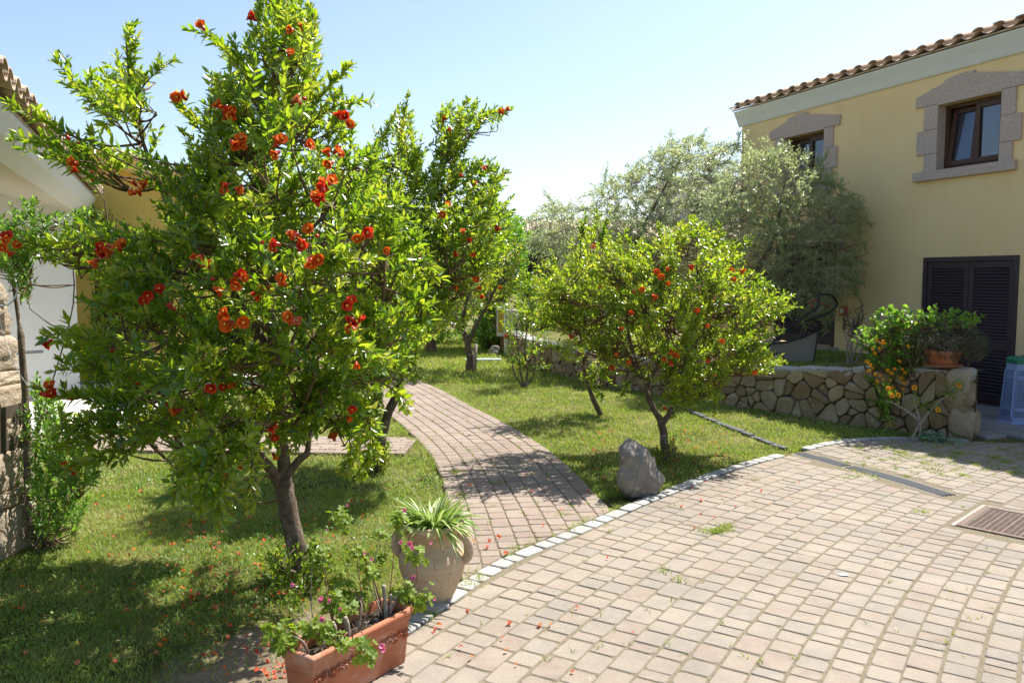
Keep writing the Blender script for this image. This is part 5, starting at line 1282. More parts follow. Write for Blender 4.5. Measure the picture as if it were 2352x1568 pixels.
# evergreens behind
def shrub(name, label, poly, Y, D, n, tl, sp, ll, lw, mat, seed, base=None, hi=False, up=.12, group=None, gap=(1.6, -.35), stems=3, droop=0, outw=1, cat='shrub', sprays=(), bark='bark', zb=-.03, twig=.004, sr=0):
    xs = [p[0] for p in poly]; ys = [p[1] for p in poly]; cx_ = sum(xs)/len(xs); cy_ = sum(ys)/len(ys)
    b = base or Vector((P(cx_, cy_, Y).x, Y, zb)); cr = Crown(poly, Y, D, P(cx_, cy_*.6+max(ys)*.4, Y))
    random.seed(seed); lim = []
    for k in range(stems):
        e = P(random.uniform(.7*min(xs)+.3*cx_, .7*max(xs)+.3*cx_), random.uniform(min(ys)*.6+cy_*.4, cy_), Y); b0 = Vector(b)+Vector((random.uniform(-.06, .06), random.uniform(-.06, .06), 0))
        lim.append(([b0, b0.lerp(e, .35)+rv()*.05, b0.lerp(e, .7)+rv()*.06, e], (sr or .012+.01*D, .003)))
    return make_tree(name, label, cat, b, lim, cr, n, tl, sp, ll, lw, mat, sprays, hi, seed, droop, group, bark, up, gap, outw=outw, twig_r=twig)
shrub('evergreen_bush', 'bright green dense bush with rounded top, left of the olive trees', [(1060, 560), (1100, 510), (1130, 485), (1165, 490), (1200, 515), (1218, 560), (1205, 620), (1190, 670), (1120, 700), (1070, 660)], 19.5, 1.3, 380, .5, .045, .12, .05, 'bush', 51, cat='bush')
shrub('cypress_bush', 'dark upright conifer bush in the gap beside the bright green bush', [(1185, 570), (1210, 535), (1245, 520), (1280, 540), (1300, 600), (1290, 660), (1200, 690)], 22, 1.2, 420, .5, .035, .1, .02, 'conifer', 52, cat='bush')
shrub('garden_hedge', 'shady dark green hedge along the back of the left lawn', [(760, 760), (780, 660), (900, 600), (1000, 640), (1080, 680), (1150, 690), (1165, 740), (1135, 800), (1060, 795), (960, 775), (860, 790)], 21.5, 1.1, 420, .5, .045, .12, .05, 'bush', 53, cat='hedge')
shrub('garden_hedge', 'low leafy green hedge behind the small pale rock', [(1090, 745), (1130, 700), (1160, 720), (1155, 800), (1100, 808)], 19.2, .5, 110, .35, .04, .1, .045, 'bush', 54, cat='hedge')
shrub('garden_hedge', 'pale green clipped hedge in front of the far tan house', [(1190, 745), (1195, 650), (1290, 640), (1420, 690), (1560, 690), (1600, 750), (1400, 775), (1260, 775)], 19.5, .8, 420, .4, .045, .11, .045, 'leaf', 55, cat='hedge', zb=.3)
shrub('garden_hedge', 'leafy hedge against the wall of the yellow house', [(330, 880), (340, 700), (420, 600), (560, 560), (720, 600), (800, 700), (820, 850), (600, 870)], 14.8, .8, 420, .4, .04, .1, .04, 'leaf', 57, cat='hedge')
# climbers
shrub('jasmine_climber', 'flowering jasmine climbing round the brown door of the yellow house', [(172, 520), (205, 470), (250, 500), (290, 580), (330, 660), (335, 800), (320, 885), (215, 890), (200, 800), (222, 640), (190, 600)], 12.05, .28, 420, .26, .026, .055, .026, 'vine', 61, Vector((-5.75, 12.2, 0)), cat='climber', group=None)
shrub('pillar_vine', 'light green vine with fine leaflets spilling over the pillar top', [(-40, 470), (10, 500), (60, 465), (120, 480), (200, 492), (180, 525), (110, 545), (95, 580), (62, 610), (78, 690), (50, 705), (28, 640), (10, 610), (-40, 620)], 4.85, .22, 95, .17, .017, .04, .0165, 'vine', 62, Vector((-3.05, 5.02, -.03)), hi=True, cat='climber', gap=(4, -.25), droop=.03, stems=1, sr=.006, twig=.0018)
shrub('pillar_vine', 'straggling vine growing up from the foot of the rough pillar', [(58, 905), (85, 875), (120, 895), (165, 950), (215, 1000), (245, 1070), (235, 1140), (170, 1205), (80, 1250), (62, 1235), (60, 1100)], 5.0, .35, 150, .24, .02, .042, .018, 'vine', 63, Vector((-3.02, 4.95, -.03)), hi=True, cat='climber', gap=(4, -.2), stems=5, sr=.0055, twig=.0018)
PV = thing('climbing_stem', 'rough brown climbing stem up the right side of the pillar', 'climber', P(70, 1243, 4.95))
mb = MB(); mb.tube(spline([P(70, 1240, 4.95), P(62, 1100, 4.98), P(60, 950, 4.98), P(50, 800, 5.0), P(30, 640, 5.0)], 6), [.02]*20+[.012]*5, 7, 0, True, .3)
mb.build('stem', MT['bark'], PV, True)
random.seed(64)
shrub('trunk_shoots', 'leafy shoots sprouting round the foot of the crooked trunk', [(825, 1085), (830, 1040), (860, 1010), (890, 1030), (892, 1075), (870, 1095)], 6.95, .14, 60, .14, .014, .03, .013, 'leaf_pale', 65, Vector((-1.2, 6.95, -.03)), hi=True, cat='shoots')
shrub('trunk_shoots', 'dark leafy shoots round the foot of the biggest pomegranate', [(600, 1330), (620, 1270), (660, 1230), (690, 1240), (720, 1250), (760, 1300), (740, 1345), (660, 1365)], 4.4, .16, 75, .13, .014, .034, .014, 'leaf', 66, Vector((-1.2, 4.4, -.03)), hi=True, cat='shoots')
shrub('trunk_shoots', 'short yellow green shoots at the foot of the forked trunk', [(1500, 1060), (1510, 1020), (1530, 990), (1552, 1010), (1565, 1050), (1530, 1075)], 7.45, .12, 32, .11, .014, .028, .011, 'leaf_pale', 67, Vector((1.46, 7.45, -.03)), hi=True, cat='shoots')
# ------------------------------------------------------------------ boulders
def boulder(name, label, pts, Y, thick, base, seed, sub=3, lean=.0):
    bm = bmesh.new(); random.seed(seed)
    for x, y, dy in pts: bm.verts.new(P(x, y, Y+dy))
    bmesh.ops.convex_hull(bm, input=bm.verts[:])
    bmesh.ops.triangulate(bm, faces=bm.faces[:])
    for _ in range(sub):
        bmesh.ops.subdivide_edges(bm, edges=bm.edges[:], cuts=1, use_grid_fill=True)
        bmesh.ops.smooth_vert(bm, verts=bm.verts[:], factor=.28, use_axis_x=True, use_axis_y=True, use_axis_z=True)
    bm.normal_update()
    for v in bm.verts:
        p = v.co; v.co = p+v.normal*(thick*(.09*noise.noise(p*7+Vector((seed, 0, 0)))+.045*noise.noise(p*19)+.02*noise.noise(p*50)))
    me = bpy.data.meshes.new(name); bm.to_mesh(me); bm.free()
    me.polygons.foreach_set('use_smooth', np.ones(len(me.polygons), bool))
    return tag(link(name, me, None, [MT['rock']]), label, 'rock')
boulder('boulder', 'upright grey granite boulder at the kerb where the garden path meets the paving',
        [(1446, 1006, .02), (1470, 1014, 0), (1426, 1022, -.05), (1423, 1060, -.1), (1418, 1112, -.12), (1430, 1135, -.15), (1478, 1152, -.12), (1508, 1130, -.02), (1528, 1096, .05), (1506, 1050, .05), (1472, 1040, -.15), (1476, 1100, -.2), (1440, 1010, .25), (1430, 1110, .25), (1500, 1110, .3), (1480, 1160, .1), (1435, 1150, .1)], 6.2, .45, None, 4)
boulder('boulder', 'small rounded pale rock on the far lawn, left of the yellow box', [(1118, 815, 0), (1122, 797, 0), (1133, 789, .05), (1147, 795, 0), (1153, 812, 0), (1135, 820, -.15), (1130, 815, .3), (1145, 815, .3)], 17.9, .35, None, 9)

# ------------------------------------------------------------------ amphora with spider plant
AM = Vector((-.425, 4.17, -.004))
am = thing('amphora', 'two handled weathered clay amphora standing on the pale kerb', 'pot', AM)
prof = [(.001, 0), (.098, 0), (.108, .008), (.12, .03), (.142, .08), (.163, .13), (.177, .175), (.18, .205), (.176, .235), (.16, .262), (.142, .283), (.131, .302), (.129, .325), (.14, .352), (.16, .376), (.168, .392), (.17, .404), (.167, .415), (.158, .419), (.149, .415), (.146, .405), (.14, .385), (.128, .35), (.125, .325), (.13, .31)]
mb = MB(); mb.lathe(prof, 56, 0, (0, 0, 0), .012); mb.build('body', MT['clay'], am)
for s in (1, -1):
    mb = MB(); c = spline([(s*.135, 0, .352), (s*.165, 0, .35), (s*.195, -.004, .325), (s*.205, -.006, .285), (s*.2, -.006, .245), (s*.182, -.003, .222), (s*.165, 0, .215)], 6)
    n = len(c); mb.tube(c, [.0165+.003*math.sin(PI*i/(n-1)) for i in range(n)], 10, 0, True, .1, 1.35); mb.build('handle', MT['clay'], am)
am.rotation_euler = (0, 0, R(-14))
mb = MB(); mb.lathe([(.001, .405), (.08, .402), (.143, .388)], 24, 0); mb.build('soil', MT['soil'], am)
sp = thing('spider_plant', 'spider plant with arching cream striped leaves growing in the amphora', 'plant', AM+Vector((0, 0, .39)))
random.seed(9); gm = MB()
for k in range(190):
    th = random.uniform(0, 2*PI); r0 = random.uniform(.0, .1); d = Vector((math.cos(th), math.sin(th), 0)); el = random.uniform(.25, 1.25)
    L_ = random.uniform(.15, .27); w = random.uniform(.007, .0105); p = Vector((d.x*r0, d.y*r0, 0)); dr = (d*math.cos(el)+Vector((0, 0, math.sin(el)))).normalized(); pts = [p.copy()]
    droop = random.uniform(.07, .22); n = 8
    for i in range(n):
        dr = (dr+Vector((0, 0, -droop))+d*.03).normalized(); p = p+dr*L_/n; pts.append(p.copy())
    vs = []; tw = random.uniform(-.5, .5)
    for i, q in enumerate(pts):
        tg = (pts[min(i+1, n)]-pts[max(i-1, 0)]).normalized(); sd_ = tg.cross(Vector((0, 0, 1))); sd_ = sd_.normalized() if sd_.length > .05 else d.cross(Vector((0, 0, 1)))
        sd_ = Matrix.Rotation(tw*i/n, 3, tg) @ sd_; up = sd_.cross(tg); ww = w*(.75+.5*math.sin(PI*min(1, .15+i/n)))*(1 if i < n-2 else (.6 if i == n-2 else .2 if i == n-1 else .05))
        vs += [q-sd_*ww+up*ww*.4, q-sd_*ww*.42, q+sd_*ww*.42, q+sd_*ww+up*ww*.4]
    N0 = len(gm.v); gm.v += [tuple(v) for v in vs]
    for i in range(n):
        for j in range(3):
            gm.f.append((N0+4*i+j, N0+4*i+j+1, N0+4*i+j+5, N0+4*i+j+4)); gm.m.append(1 if j == 1 else 0); gm.sm.append(True)
gm.build('leaves', [MT['spider_green'], MT['spider_cream']], sp)
for a, b in (((930, 1108), (985, 1190)), ((1003, 1100), (1002, 1180))):
    mb = MB(); e = P(*a, 4.15)-sp.location; s0 = P(*b, 4.15)-sp.location; mb.tube(spline([s0-Vector((0, 0, .05)), s0.lerp(e, .5)+Vector((.01, 0, .01)), e], 5), [.0022]*11, 5)
    for k in range(5): mb.add([e, e+Vector((random.uniform(-.012, .012), random.uniform(-.012, .012), .012)), e+Vector((random.uniform(-.012, .012), random.uniform(-.012, .012), .016))], [(0, 1, 2)])
    mb.build('flower_stalk', MT['spider_cream'], sp)

# ------------------------------------------------------------------ terracotta trough with moulded daisies
c1, c2, c3, c4 = Vector((-.92, 3.07, 0)), Vector((-.765, 2.955, 0)), Vector((-.435, 3.44, 0)), Vector((-.6, 3.555, 0))
tx = (c3-c2).normalized(); TLEN = (c3-c2).length; ty = Vector((-tx.y, tx.x, 0)); TW = .195; TH_ = .25
TR = thing('planter_trough', 'long terracotta trough with moulded daisy garland in the foreground', 'planter', (c2+tx*TLEN/2+ty*TW/2), math.atan2(tx.y, tx.x))
hx, hy = TLEN/2, TW/2
def rect_ring(a, b, z, r=.012, n=4):
    out = []
    for sx, sy, t0 in ((1, 1, 0), (-1, 1, 90), (-1, -1, 180), (1, -1, 270)):
        for k in range(n+1):
            t = R(t0+90*k/n); out.append((sx*(a-r)+r*math.cos(t), sy*(b-r)+r*math.sin(t), z))
    return out
mb = MB(); rings = [(.032, .0), (.026, .004), (.012, .19), (.0115, .196), (.006, .2), (.0045, .207), (.006, .213), (.004, .218), (-.003, .228), (-.004, .238), (-.001, .246), (.006, .25), (.014, .25), (.02, .246), (.022, .238), (.024, .16)]
vs = []; 
for ins, z in rings: vs += rect_ring(hx-ins, hy-ins, z)
n = 20; fs = [(i*n+k, i*n+(k+1) % n, (i+1)*n+(k+1) % n, (i+1)*n+k) for i in range(len(rings)-1) for k in range(n)]
mb.add(vs, fs, 0, True); mb.add(rect_ring(hx-.03, hy-.03, .002), [tuple(range(19, -1, -1))], 0); mb.build('body', MT['terracotta'], TR)
def daisy(mb, M, r):
    n = 11; vs = [Vector((0, 0, .011))]
    for k in range(2*n):
        t = PI*k/n; rr = r if k % 2 == 0 else r*.5; vs.append(Vector((rr*math.cos(t), rr*math.sin(t), .010 if k % 2 == 0 else .0025)))
    for k in range(2*n):
        t = PI*k/n; rr = r*1.04 if k % 2 == 0 else r*.55; vs.append(Vector((rr*math.cos(t), rr*math.sin(t), -.003)))
    for k in range(2*n):
        t = PI*k/n; vs.append(Vector((.3*r*math.cos(t), .3*r*math.sin(t), .005 if k % 2 else .0085)))
    m = 2*n
    fs = [(1+2*m+k, 1+k, 1+(k+1) % m, 1+2*m+(k+1) % m) for k in range(m)]+[(1+k, 1+m+k, 1+m+(k+1) % m, 1+(k+1) % m) for k in range(m)]+[(0, 1+2*m+k, 1+2*m+(k+1) % m) for k in range(m)]
    mb.add([M @ v for v in vs], fs, 0, False)
    mb.lathe_at = None
    bm = []; 
    for i, (rr, z) in enumerate(((.22*r, .008), (.2*r, .012), (.1*r, .0145), (.001, .0145))):
        bm += [M @ Vector((rr*math.cos(2*PI*k/10), rr*math.sin(2*PI*k/10), z)) for k in range(10)]
    mb.add(bm, [(i*10+k, i*10+(k+1) % 10, i*10+10+(k+1) % 10, i*10+10+k) for i in range(3) for k in range(10)], 0, True)
random.seed(14); mb = MB(); tilt = math.atan((.026-.012)/.186)
xs = np.linspace(-hx+.04, hx-.045, 15)
for i, x in enumerate(xs):
    if i == 9: continue
    r = (.0215 if i % 2 == 0 else .0175)*random.uniform(.95, 1.08); z = .148+(.006 if i % 2 else -.002); y = -(hy-.012-.014*(.19-z)/.186)
    daisy(mb, Matrix.Translation((x, y-.0, z)) @ Matrix.Rotation(PI/2-tilt, 4, 'X') @ Matrix.Rotation(random.uniform(0, 1), 4, 'Z'), r)
    for k in range(3):   # small moulded leaves between the daisies
        xx = x+random.uniform(-.022, .022); zz = z+random.choice((-.022, .022))*random.uniform(.7, 1.1)
        M = Matrix.Translation((xx, y, zz)) @ Matrix.Rotation(PI/2-tilt, 4, 'X') @ Matrix.Rotation(random.uniform(0, 6), 4, 'Z')
        mb.add([M @ Vector(v) for v in ((-.013, 0, 0), (0, .006, 0), (.013, 0, 0), (0, -.006, 0), (0, 0, .006))], [(0, 4, 1), (1, 4, 2), (2, 4, 3), (3, 4, 0)])
mb.build('garland', MT['terracotta'], TR)
mb = MB()
for i, y in enumerate(np.linspace(-hy+.04, hy-.03, 9)):
    z = .165-.012*i/8; M = Matrix.Translation((-(hx-.0135), y, z)) @ Matrix.Rotation(-PI/2, 4, 'Y') @ Matrix.Rotation(i*1.3, 4, 'Z')
    mb.add([M @ Vector(v) for v in ((-.011, 0, 0), (0, .005, 0), (.011, 0, 0), (0, -.005, 0), (0, 0, .004))], [(0, 4, 1), (1, 4, 2), (2, 4, 3), (3, 4, 0)])
mb.build('end_moulding', MT['terracotta'], TR)
mb = MB(); nx, ny = 40, 14; vs = []
for i in range(nx+1):
    for j in range(ny+1):
        x = (-hx+.0235)+(2*hx-.047)*i/nx; y = (-hy+.0235)+(2*hy-.047)*j/ny
        vs.append((x, y, .2+.012*noise.noise(Vector((x*22, y*22, 1)))+.007*noise.noise(Vector((x*60, y*60, 4)))+.012*(x/hx > .1)))
mb.add(vs, [(i*(ny+1)+j, (i+1)*(ny+1)+j, (i+1)*(ny+1)+j+1, i*(ny+1)+j+1) for i in range(nx) for j in range(ny)], 0, True)
for k in range(110):  # dry stalks and crumbs
    x, y = random.uniform(-hx+.04, hx-.04), random.uniform(-hy+.04, hy-.04); a = random.uniform(0, 6.3); l = random.uniform(.01, .035)
    mb.tube([(x, y, .213), (x+math.cos(a)*l, y+math.sin(a)*l, .215+random.uniform(0, .018))], .0012, 4, 1)
mb.build('soil', [MT['soil'], MT['palewood']], TR)

# ------------------------------------------------------------------ geraniums in the trough
GE = thing('geranium', 'leggy geranium with lobed leaves and pink flowers growing in the terracotta trough', 'plant', (c2+tx*TLEN/2+ty*TW/2+Vector((0, 0, .2))))
def lobed(mb, c, nrm, up, r, mi=0):
    """rounded, cut leaf blade: 5-7 ruffled lobes"""
    z = nrm.normalized(); x = up-z*up.dot(z); x = x.normalized() if x.length > .05 else z.orthogonal().normalized(); y = z.cross(x); n = 21; vs = [c-z*r*.16]
    sd = random.uniform(0, 9)
    for ring, k0 in ((.55, .6), (1, 1)):
        for k in range(n):
            t = -2.75+5.5*k/(n-1); lob = 1-.34*(k % 4 == 2)*k0-.1*(k % 4 in (1, 3))*k0
            rr = r*ring*lob*(1+.12*math.cos(t)); vs.append(c+x*rr*math.cos(t)+y*rr*math.sin(t)+z*r*(.13*ring*math.sin(k*1.57+sd)*ring+.1*ring))
    fs = [(0, 1+k, 2+k) for k in range(n-1)]+[(1+k, 1+n+k, 2+n+k, 2+k) for k in range(n-1)]
    mb.add(vs, fs, mi, True)
def gd(zx, zy): return 551+.3515*zx, 1016.5+.3515*zy
random.seed(17); lv = MB(); st = MB(); O = GE.location
def gsoil(f, g=.5): return c2+tx*TLEN*f+ty*TW*g+Vector((0, 0, .2))
clumps = [(660, 500, 85, 3.42, .75, 16), (760, 710, 75, 3.4, .7, 14), (535, 720, 62, 3.3, .4, 8), (545, 790, 60, 3.3, .45, 9), (640, 900, 85, 3.35, .5, 18), (840, 830, 70, 3.42, .75, 14), (715, 990, 85, 3.35, .55, 18), (790, 1010, 55, 3.38, .6, 10), (915, 600, 45, 3.5, .85, 8), (375, 1010, 62, 3.2, .3, 12), (640, 1080, 75, 3.25, .45, 16), (700, 1110, 60, 3.25, .5, 12),
          (300, 1240, 90, 3.02, .1, 15), (215, 1225, 60, 3.0, .1, 9), (430, 1215, 60, 3.08, .2, 10), (555, 1195, 75, 3.1, .3, 14), (650, 1300, 80, 3.08, .4, 15), (270, 1310, 45, 2.98, .1, 5), (830, 1345, 85, 3.0, .45, 17), (1060, 960, 70, 3.5, .9, 12), (1060, 1020, 45, 3.48, .9, 6), (1190, 1010, 80, 3.47, .95, 17), (1060, 540, 55, 3.6, .9, 8), (1040, 480, 40, 3.6, .9, 5), (1140, 720, 80, 3.5, .9, 17), (470, 790, 50, 3.3, .4, 6), (920, 760, 50, 3.5, .8, 7), (580, 1000, 50, 3.25, .4, 6)]
for zx, zy, r, Y, f, n in clumps:
    c = P(*gd(zx, zy), Y); rad = r*.3515*Y/F; fb = min((.12, .33, .42, .55, .86), key=lambda q: abs(q-f)); b = gsoil(fb+random.uniform(-.012, .012), .45+random.uniform(-.05, .05)); low = c.z < .3
    m = b.lerp(c, .5)+Vector((0, 0, .05 if low else .0))+rv()*.035
    path = spline([b-Vector((0, 0, .01)), m, c], 6); nn = len(path)
    st.tube([q-O for q in path], [.0038-.0022*i/(nn-1) for i in range(nn)], 6, 0 if random.random() < .7 else 1, True, .2)
    for k in range(int(n*1.5)):
        q = c+Vector((random.gauss(0, rad*.5), random.gauss(0, rad*.45), random.gauss(0, rad*.45))); out = (q-c).normalized()
        nr = (out*.7+Vector((.1, -.25, .75))+rv()*.25).normalized(); rr = random.uniform(.014, .025)*(1.2 if f < .25 else 1)
        lobed(lv, q-O, nr, (out+rv()*.4), rr)
        st.tube([c-O, c.lerp(q, .6)-O+Vector((0, 0, -.004)), q-O-nr*rr*.15], .0012, 4, 1, False)
lv.build('leaves', MT['geranium'], GE); 
for f, h, g in ((.33, .1, .45), (.42, .11, .3), (.9, .1, .5), (.5, .06, .6), (.84, .16, .4)):   # cut woody stumps
    b = gsoil(f, g)-O; st.tube(spline([b, b+Vector((random.uniform(-.01, .01), .005, h*.6)), b+Vector((random.uniform(-.02, .02), 0, h))], 4), .009, 7, 2, True, .25)
st.build('stems', [MT['redstem'], MT['palewood'], MT['palewood']], GE)
def pinkflower(seed):
    random.seed(seed); mb = MB()
    for k in range(5):
        th = 2*PI*k/5+random.uniform(-.2, .2); d = Vector((math.cos(th), math.sin(th), 0)); petal_patch(mb, Vector((0, 0, 0)), Vector((0, 0, 1)), d, .017, seed+k, 0)
    me = bpy.data.meshes.new('geranium_flower'); me.from_pydata(mb.v, [], mb.f); me.materials.append(MT['petal_pink']); me.polygons.foreach_set('use_smooth', mb.sm); me.update(); return me
PF = [pinkflower(3), pinkflower(8)]
random.seed(23)
for zx, zy, Y, n in ((1100, 670, 3.44, 2), (1130, 690, 3.44, 1), (1245, 655, 3.45, 1), (1120, 880, 3.46, 2), (545, 1030, 3.2, 2), (590, 1030, 3.2, 1), (540, 1160, 3.05, 2), (915, 1340, 2.97, 2), (1275, 1025, 3.44, 1), (705, 410, 3.4, 1), (650, 985, 3.3, 1), (1070, 440, 3.55, 1), (855, 760, 3.4, 1), (350, 930, 3.18, 1), (810, 720, 3.4, 1), (660, 1085, 3.2, 1), (570, 570, 3.4, 1), (1050, 650, 3.5, 1)):
    for k in range(n):
        o = bpy.data.objects.new('flower', random.choice(PF)); C.objects.link(o); o.parent = GE
        q = P(*gd(zx+random.uniform(-14, 14)*(n > 1), zy+random.uniform(-14, 14)*(n > 1)), Y)-O; o.location = q
        o.rotation_euler = Vector((random.gauss(.1, .4), -.8, random.gauss(.5, .3))).to_track_quat('Z', 'Y').to_euler(); o.scale = (random.uniform(.55, .95) if n == 1 else random.uniform(.9, 1.1),)*3

# ------------------------------------------------------------------ pot plant and flowering plants on the terrace wall
PB = Vector((4.68, 8.66, .745)); pb = thing('bowl_planter', 'wide terracotta bowl on its saucer on the end of the stone wall', 'pot', PB)
mb = MB(); mb.lathe([(.001, .012), (.135, .012), (.14, .016), (.152, .05), (.168, .12), (.172, .124), (.183, .126), (.187, .135), (.187, .17), (.181, .176), (.172, .174), (.168, .15)], 40); mb.build('bowl', MT['terracotta'], pb)
mb = MB(); mb.lathe([(.001, 0), (.17, 0), (.196, .018), (.2, .026), (.194, .027), (.17, .01), (.001, .0095)], 40); mb.build('saucer', MT['terracotta'], pb)
mb = MB(); mb.lathe([(.001, .16), (.17, .15)], 20); mb.build('soil', MT['soil'], pb)
shrub('potted_shrub', 'bushy grey green fine leaved plant spilling out of the terracotta bowl', [(2098, 790), (2120, 750), (2150, 735), (2205, 738), (2245, 760), (2268, 790), (2262, 822), (2230, 835), (2205, 822), (2195, 838), (2150, 820), (2125, 835), (2105, 820)], 8.62, .32, 420, .14, .008, .02, .0065, 'thyme', 71, PB+Vector((0, 0, .15)), cat='plant', stems=6, gap=(5, -.35), up=.04, twig=.002, bark='palewood')
shrub('vine_bush', 'broad leaved vine draped over the top of the potted grey green plant', [(2030, 720), (2080, 712), (2120, 725), (2160, 706), (2215, 720), (2245, 738), (2210, 760), (2150, 752), (2100, 770), (2060, 760)], 8.7, .24, 46, .2, .045, .065, .052, 'vine', 72, Vector((4.4, 8.8, .6)), hi=True, cat='vine', stems=4, gap=(3, -.4), up=0)
LA = [(1965, 770), (1985, 738), (2030, 716), (2065, 716), (2110, 750), (2125, 800), (2110, 850), (2090, 890), (2060, 900), (2060, 945), (2030, 975), (2015, 930), (1998, 890), (2005, 840), (1985, 800)]
lt, _n = shrub('lantana_bush', 'flowering bush with bright leaves and orange and yellow blooms trailing over the wall', LA, 8.98, .3, 170, .2, .028, .05, .032, 'vine', 73, Vector((4.2, 9.25, .55)), hi=True, cat='bush', stems=6, gap=(3.4, -.2), up=.02, droop=.03)
def puff(seed):
    random.seed(seed); mb = MB()
    for k in range(22):
        d = rv(); d.z = abs(d.z); d.normalize(); c = d*.019; t = d.orthogonal().normalized(); b = d.cross(t); r = .008
        mb.add([c+d*.004]+[c+(t*math.cos(a)+b*math.sin(a))*r for a in np.linspace(0, 2*PI, 6)[:-1]], [(0, 1+i, 1+(i+1) % 5) for i in range(5)])
    me = bpy.data.meshes.new('lantana_head'); me.from_pydata(mb.v, [], mb.f); me.materials.append(MT['petal_yellow']); me.update(); return me
LH_ = [puff(2), puff(5)]
crL = Crown(LA, 8.98, .3, P(2040, 820, 8.98)); random.seed(29)
for x, y in ((2015, 782), (2025, 790), (2020, 800), (1992, 830), (1998, 838), (1995, 852), (2005, 845), (2010, 860), (2022, 862), (2040, 850), (2048, 858), (2055, 848), (2016, 876), (2045, 873), (2072, 848), (2078, 856), (2072, 868), (2075, 880), (2050, 890), (2005, 800), (2008, 812), (2030, 785), (2065, 830), (2085, 795), (2074, 893), (2028, 872)):
    o = bpy.data.objects.new('flower', random.choice(LH_)); C.objects.link(o); o.parent = lt; o.location = crL.front(x, y, .04)-lt.location; o.rotation_euler = Vector((random.gauss(0, .4), -.8, .5)).to_track_quat('Z', 'Y').to_euler(); o.scale = (random.uniform(.8, 1.25),)*3
# calendula with pale bare stems at the foot of the wall
YW = 8.33
cal = thing('marigold_plant', 'sprawling plant with pale bare stems and small orange flowers against the wall corner', 'plant', P(2113, 1004, YW)); O = cal.location
mb = MB()
for l in ([(2113, 1006), (2114, 985), (2112, 962), (2104, 935), (2098, 910)], [(2113, 975), (2135, 945), (2160, 920), (2180, 905)], [(2096, 1003), (2106, 985), (2114, 968)], [(2112, 965), (2085, 945), (2060, 930), (2035, 920)]):
    c = [q-O for q in spline([P(x, y, YW) for x, y in l], 5)]; mb.tube(c, [.014-.009*i/(len(c)-1) for i in range(len(c))], 7, 0, True, .3)
mb.build('stems', MT['palewood'], cal)
random.seed(33); A = Leaves()
for x, y, r, n in ((2190, 892, 24, 60), (2175, 905, 18, 30), (2112, 918, 22, 40), (2128, 935, 16, 25), (2050, 915, 24, 45), (2030, 900, 22, 35), (2150, 950, 14, 22), (2040, 965, 20, 25), (2205, 885, 14, 20), (2145, 930, 14, 15)):
    for k in range(n):
        p = P(x+random.gauss(0, r*.6), y+random.gauss(0, r*.5), YW+random.gauss(-.02, .05)); A.add(p, rv()+Vector((0, -.4, .3)), rv()*.5+Vector((0, -.4, 1)), random.uniform(.03, .055), .014)
A.build('leaves', MT['leaf'], cal, True)
def daisyhead():
    mb = MB()
    for k in range(14):
        t = 2*PI*k/14; d = Vector((math.cos(t), math.sin(t), 0)); s = Vector((-d.y, d.x, 0)); mb.add([d*.004-s*.002, d*.004+s*.002, d*.02+s*.0042+Vector((0, 0, .004)), d*.024+Vector((0, 0, .003)), d*.02-s*.0042+Vector((0, 0, .004))], [(0, 1, 2, 3, 4)])
    mb.lathe([(.008, .001), (.006, .006), (.001, .008)], 10, 1)
    me = bpy.data.meshes.new('marigold_head'); me.from_pydata(mb.v, [], mb.f); me.materials.append(MT['petal_yellow']); me.materials.append(MT['calyx']); me.polygons.foreach_set('material_index', mb.m); me.update(); return me
DH = daisyhead()
for x, y in ((2049, 908), (2063, 907), (2154, 941), (2202, 884), (2100, 890), (2040, 892)):
    o = bpy.data.objects.new('flower', DH); C.objects.link(o); o.parent = cal; o.location = P(x, y, YW-.1)-O; o.rotation_euler = Vector((random.gauss(0, .3), -.9, .35)).to_track_quat('Z', 'Y').to_euler(); o.scale = (1.3,)*3
cb_ = thing('fleshy_plant', 'low rosette of pale green fleshy leaves growing at the wall foot by the kerb', 'plant', G(2145, 1012)); mb = MB(); random.seed(35)
for k in range(26):
    th = random.uniform(0, 2*PI); el = random.uniform(.1, 1.2); d = Vector((math.cos(th)*math.cos(el), math.sin(th)*math.cos(el), math.sin(el))); q = d*random.uniform(.06, .11); q.z *= .9
    lobed(mb, q, (d*.4+Vector((0, -.4, .7))+rv()*.2), d, random.uniform(.035, .06))
for x, y, n in ((2105, 1005, 6), (2120, 1003, 5), (2190, 1012, 7), (2205, 1016, 4), (2175, 1006, 4)):
    for k in range(n): lobed(mb, G(x+random.uniform(-9, 9), y+random.uniform(-4, 4), random.uniform(.02, .05))-cb_.location, rv()*.3+Vector((0, -.2, 1)), rv(), random.uniform(.016, .03))
mb.build('leaves', MT['cabbage'], cb_)
shrub('dry_shrub', 'thin grey half dead shrub beside the small red box, on the terrace', [(1922, 735), (1940, 708), (1970, 702), (1992, 712), (1985, 745), (1965, 760), (1945, 755)], 10.7, .2, 36, .16, .02, .03, .011, 'thyme', 74, Vector((4.6, 10.8, .5)), cat='shrub', stems=6, gap=(3, -.5), bark='palewood')

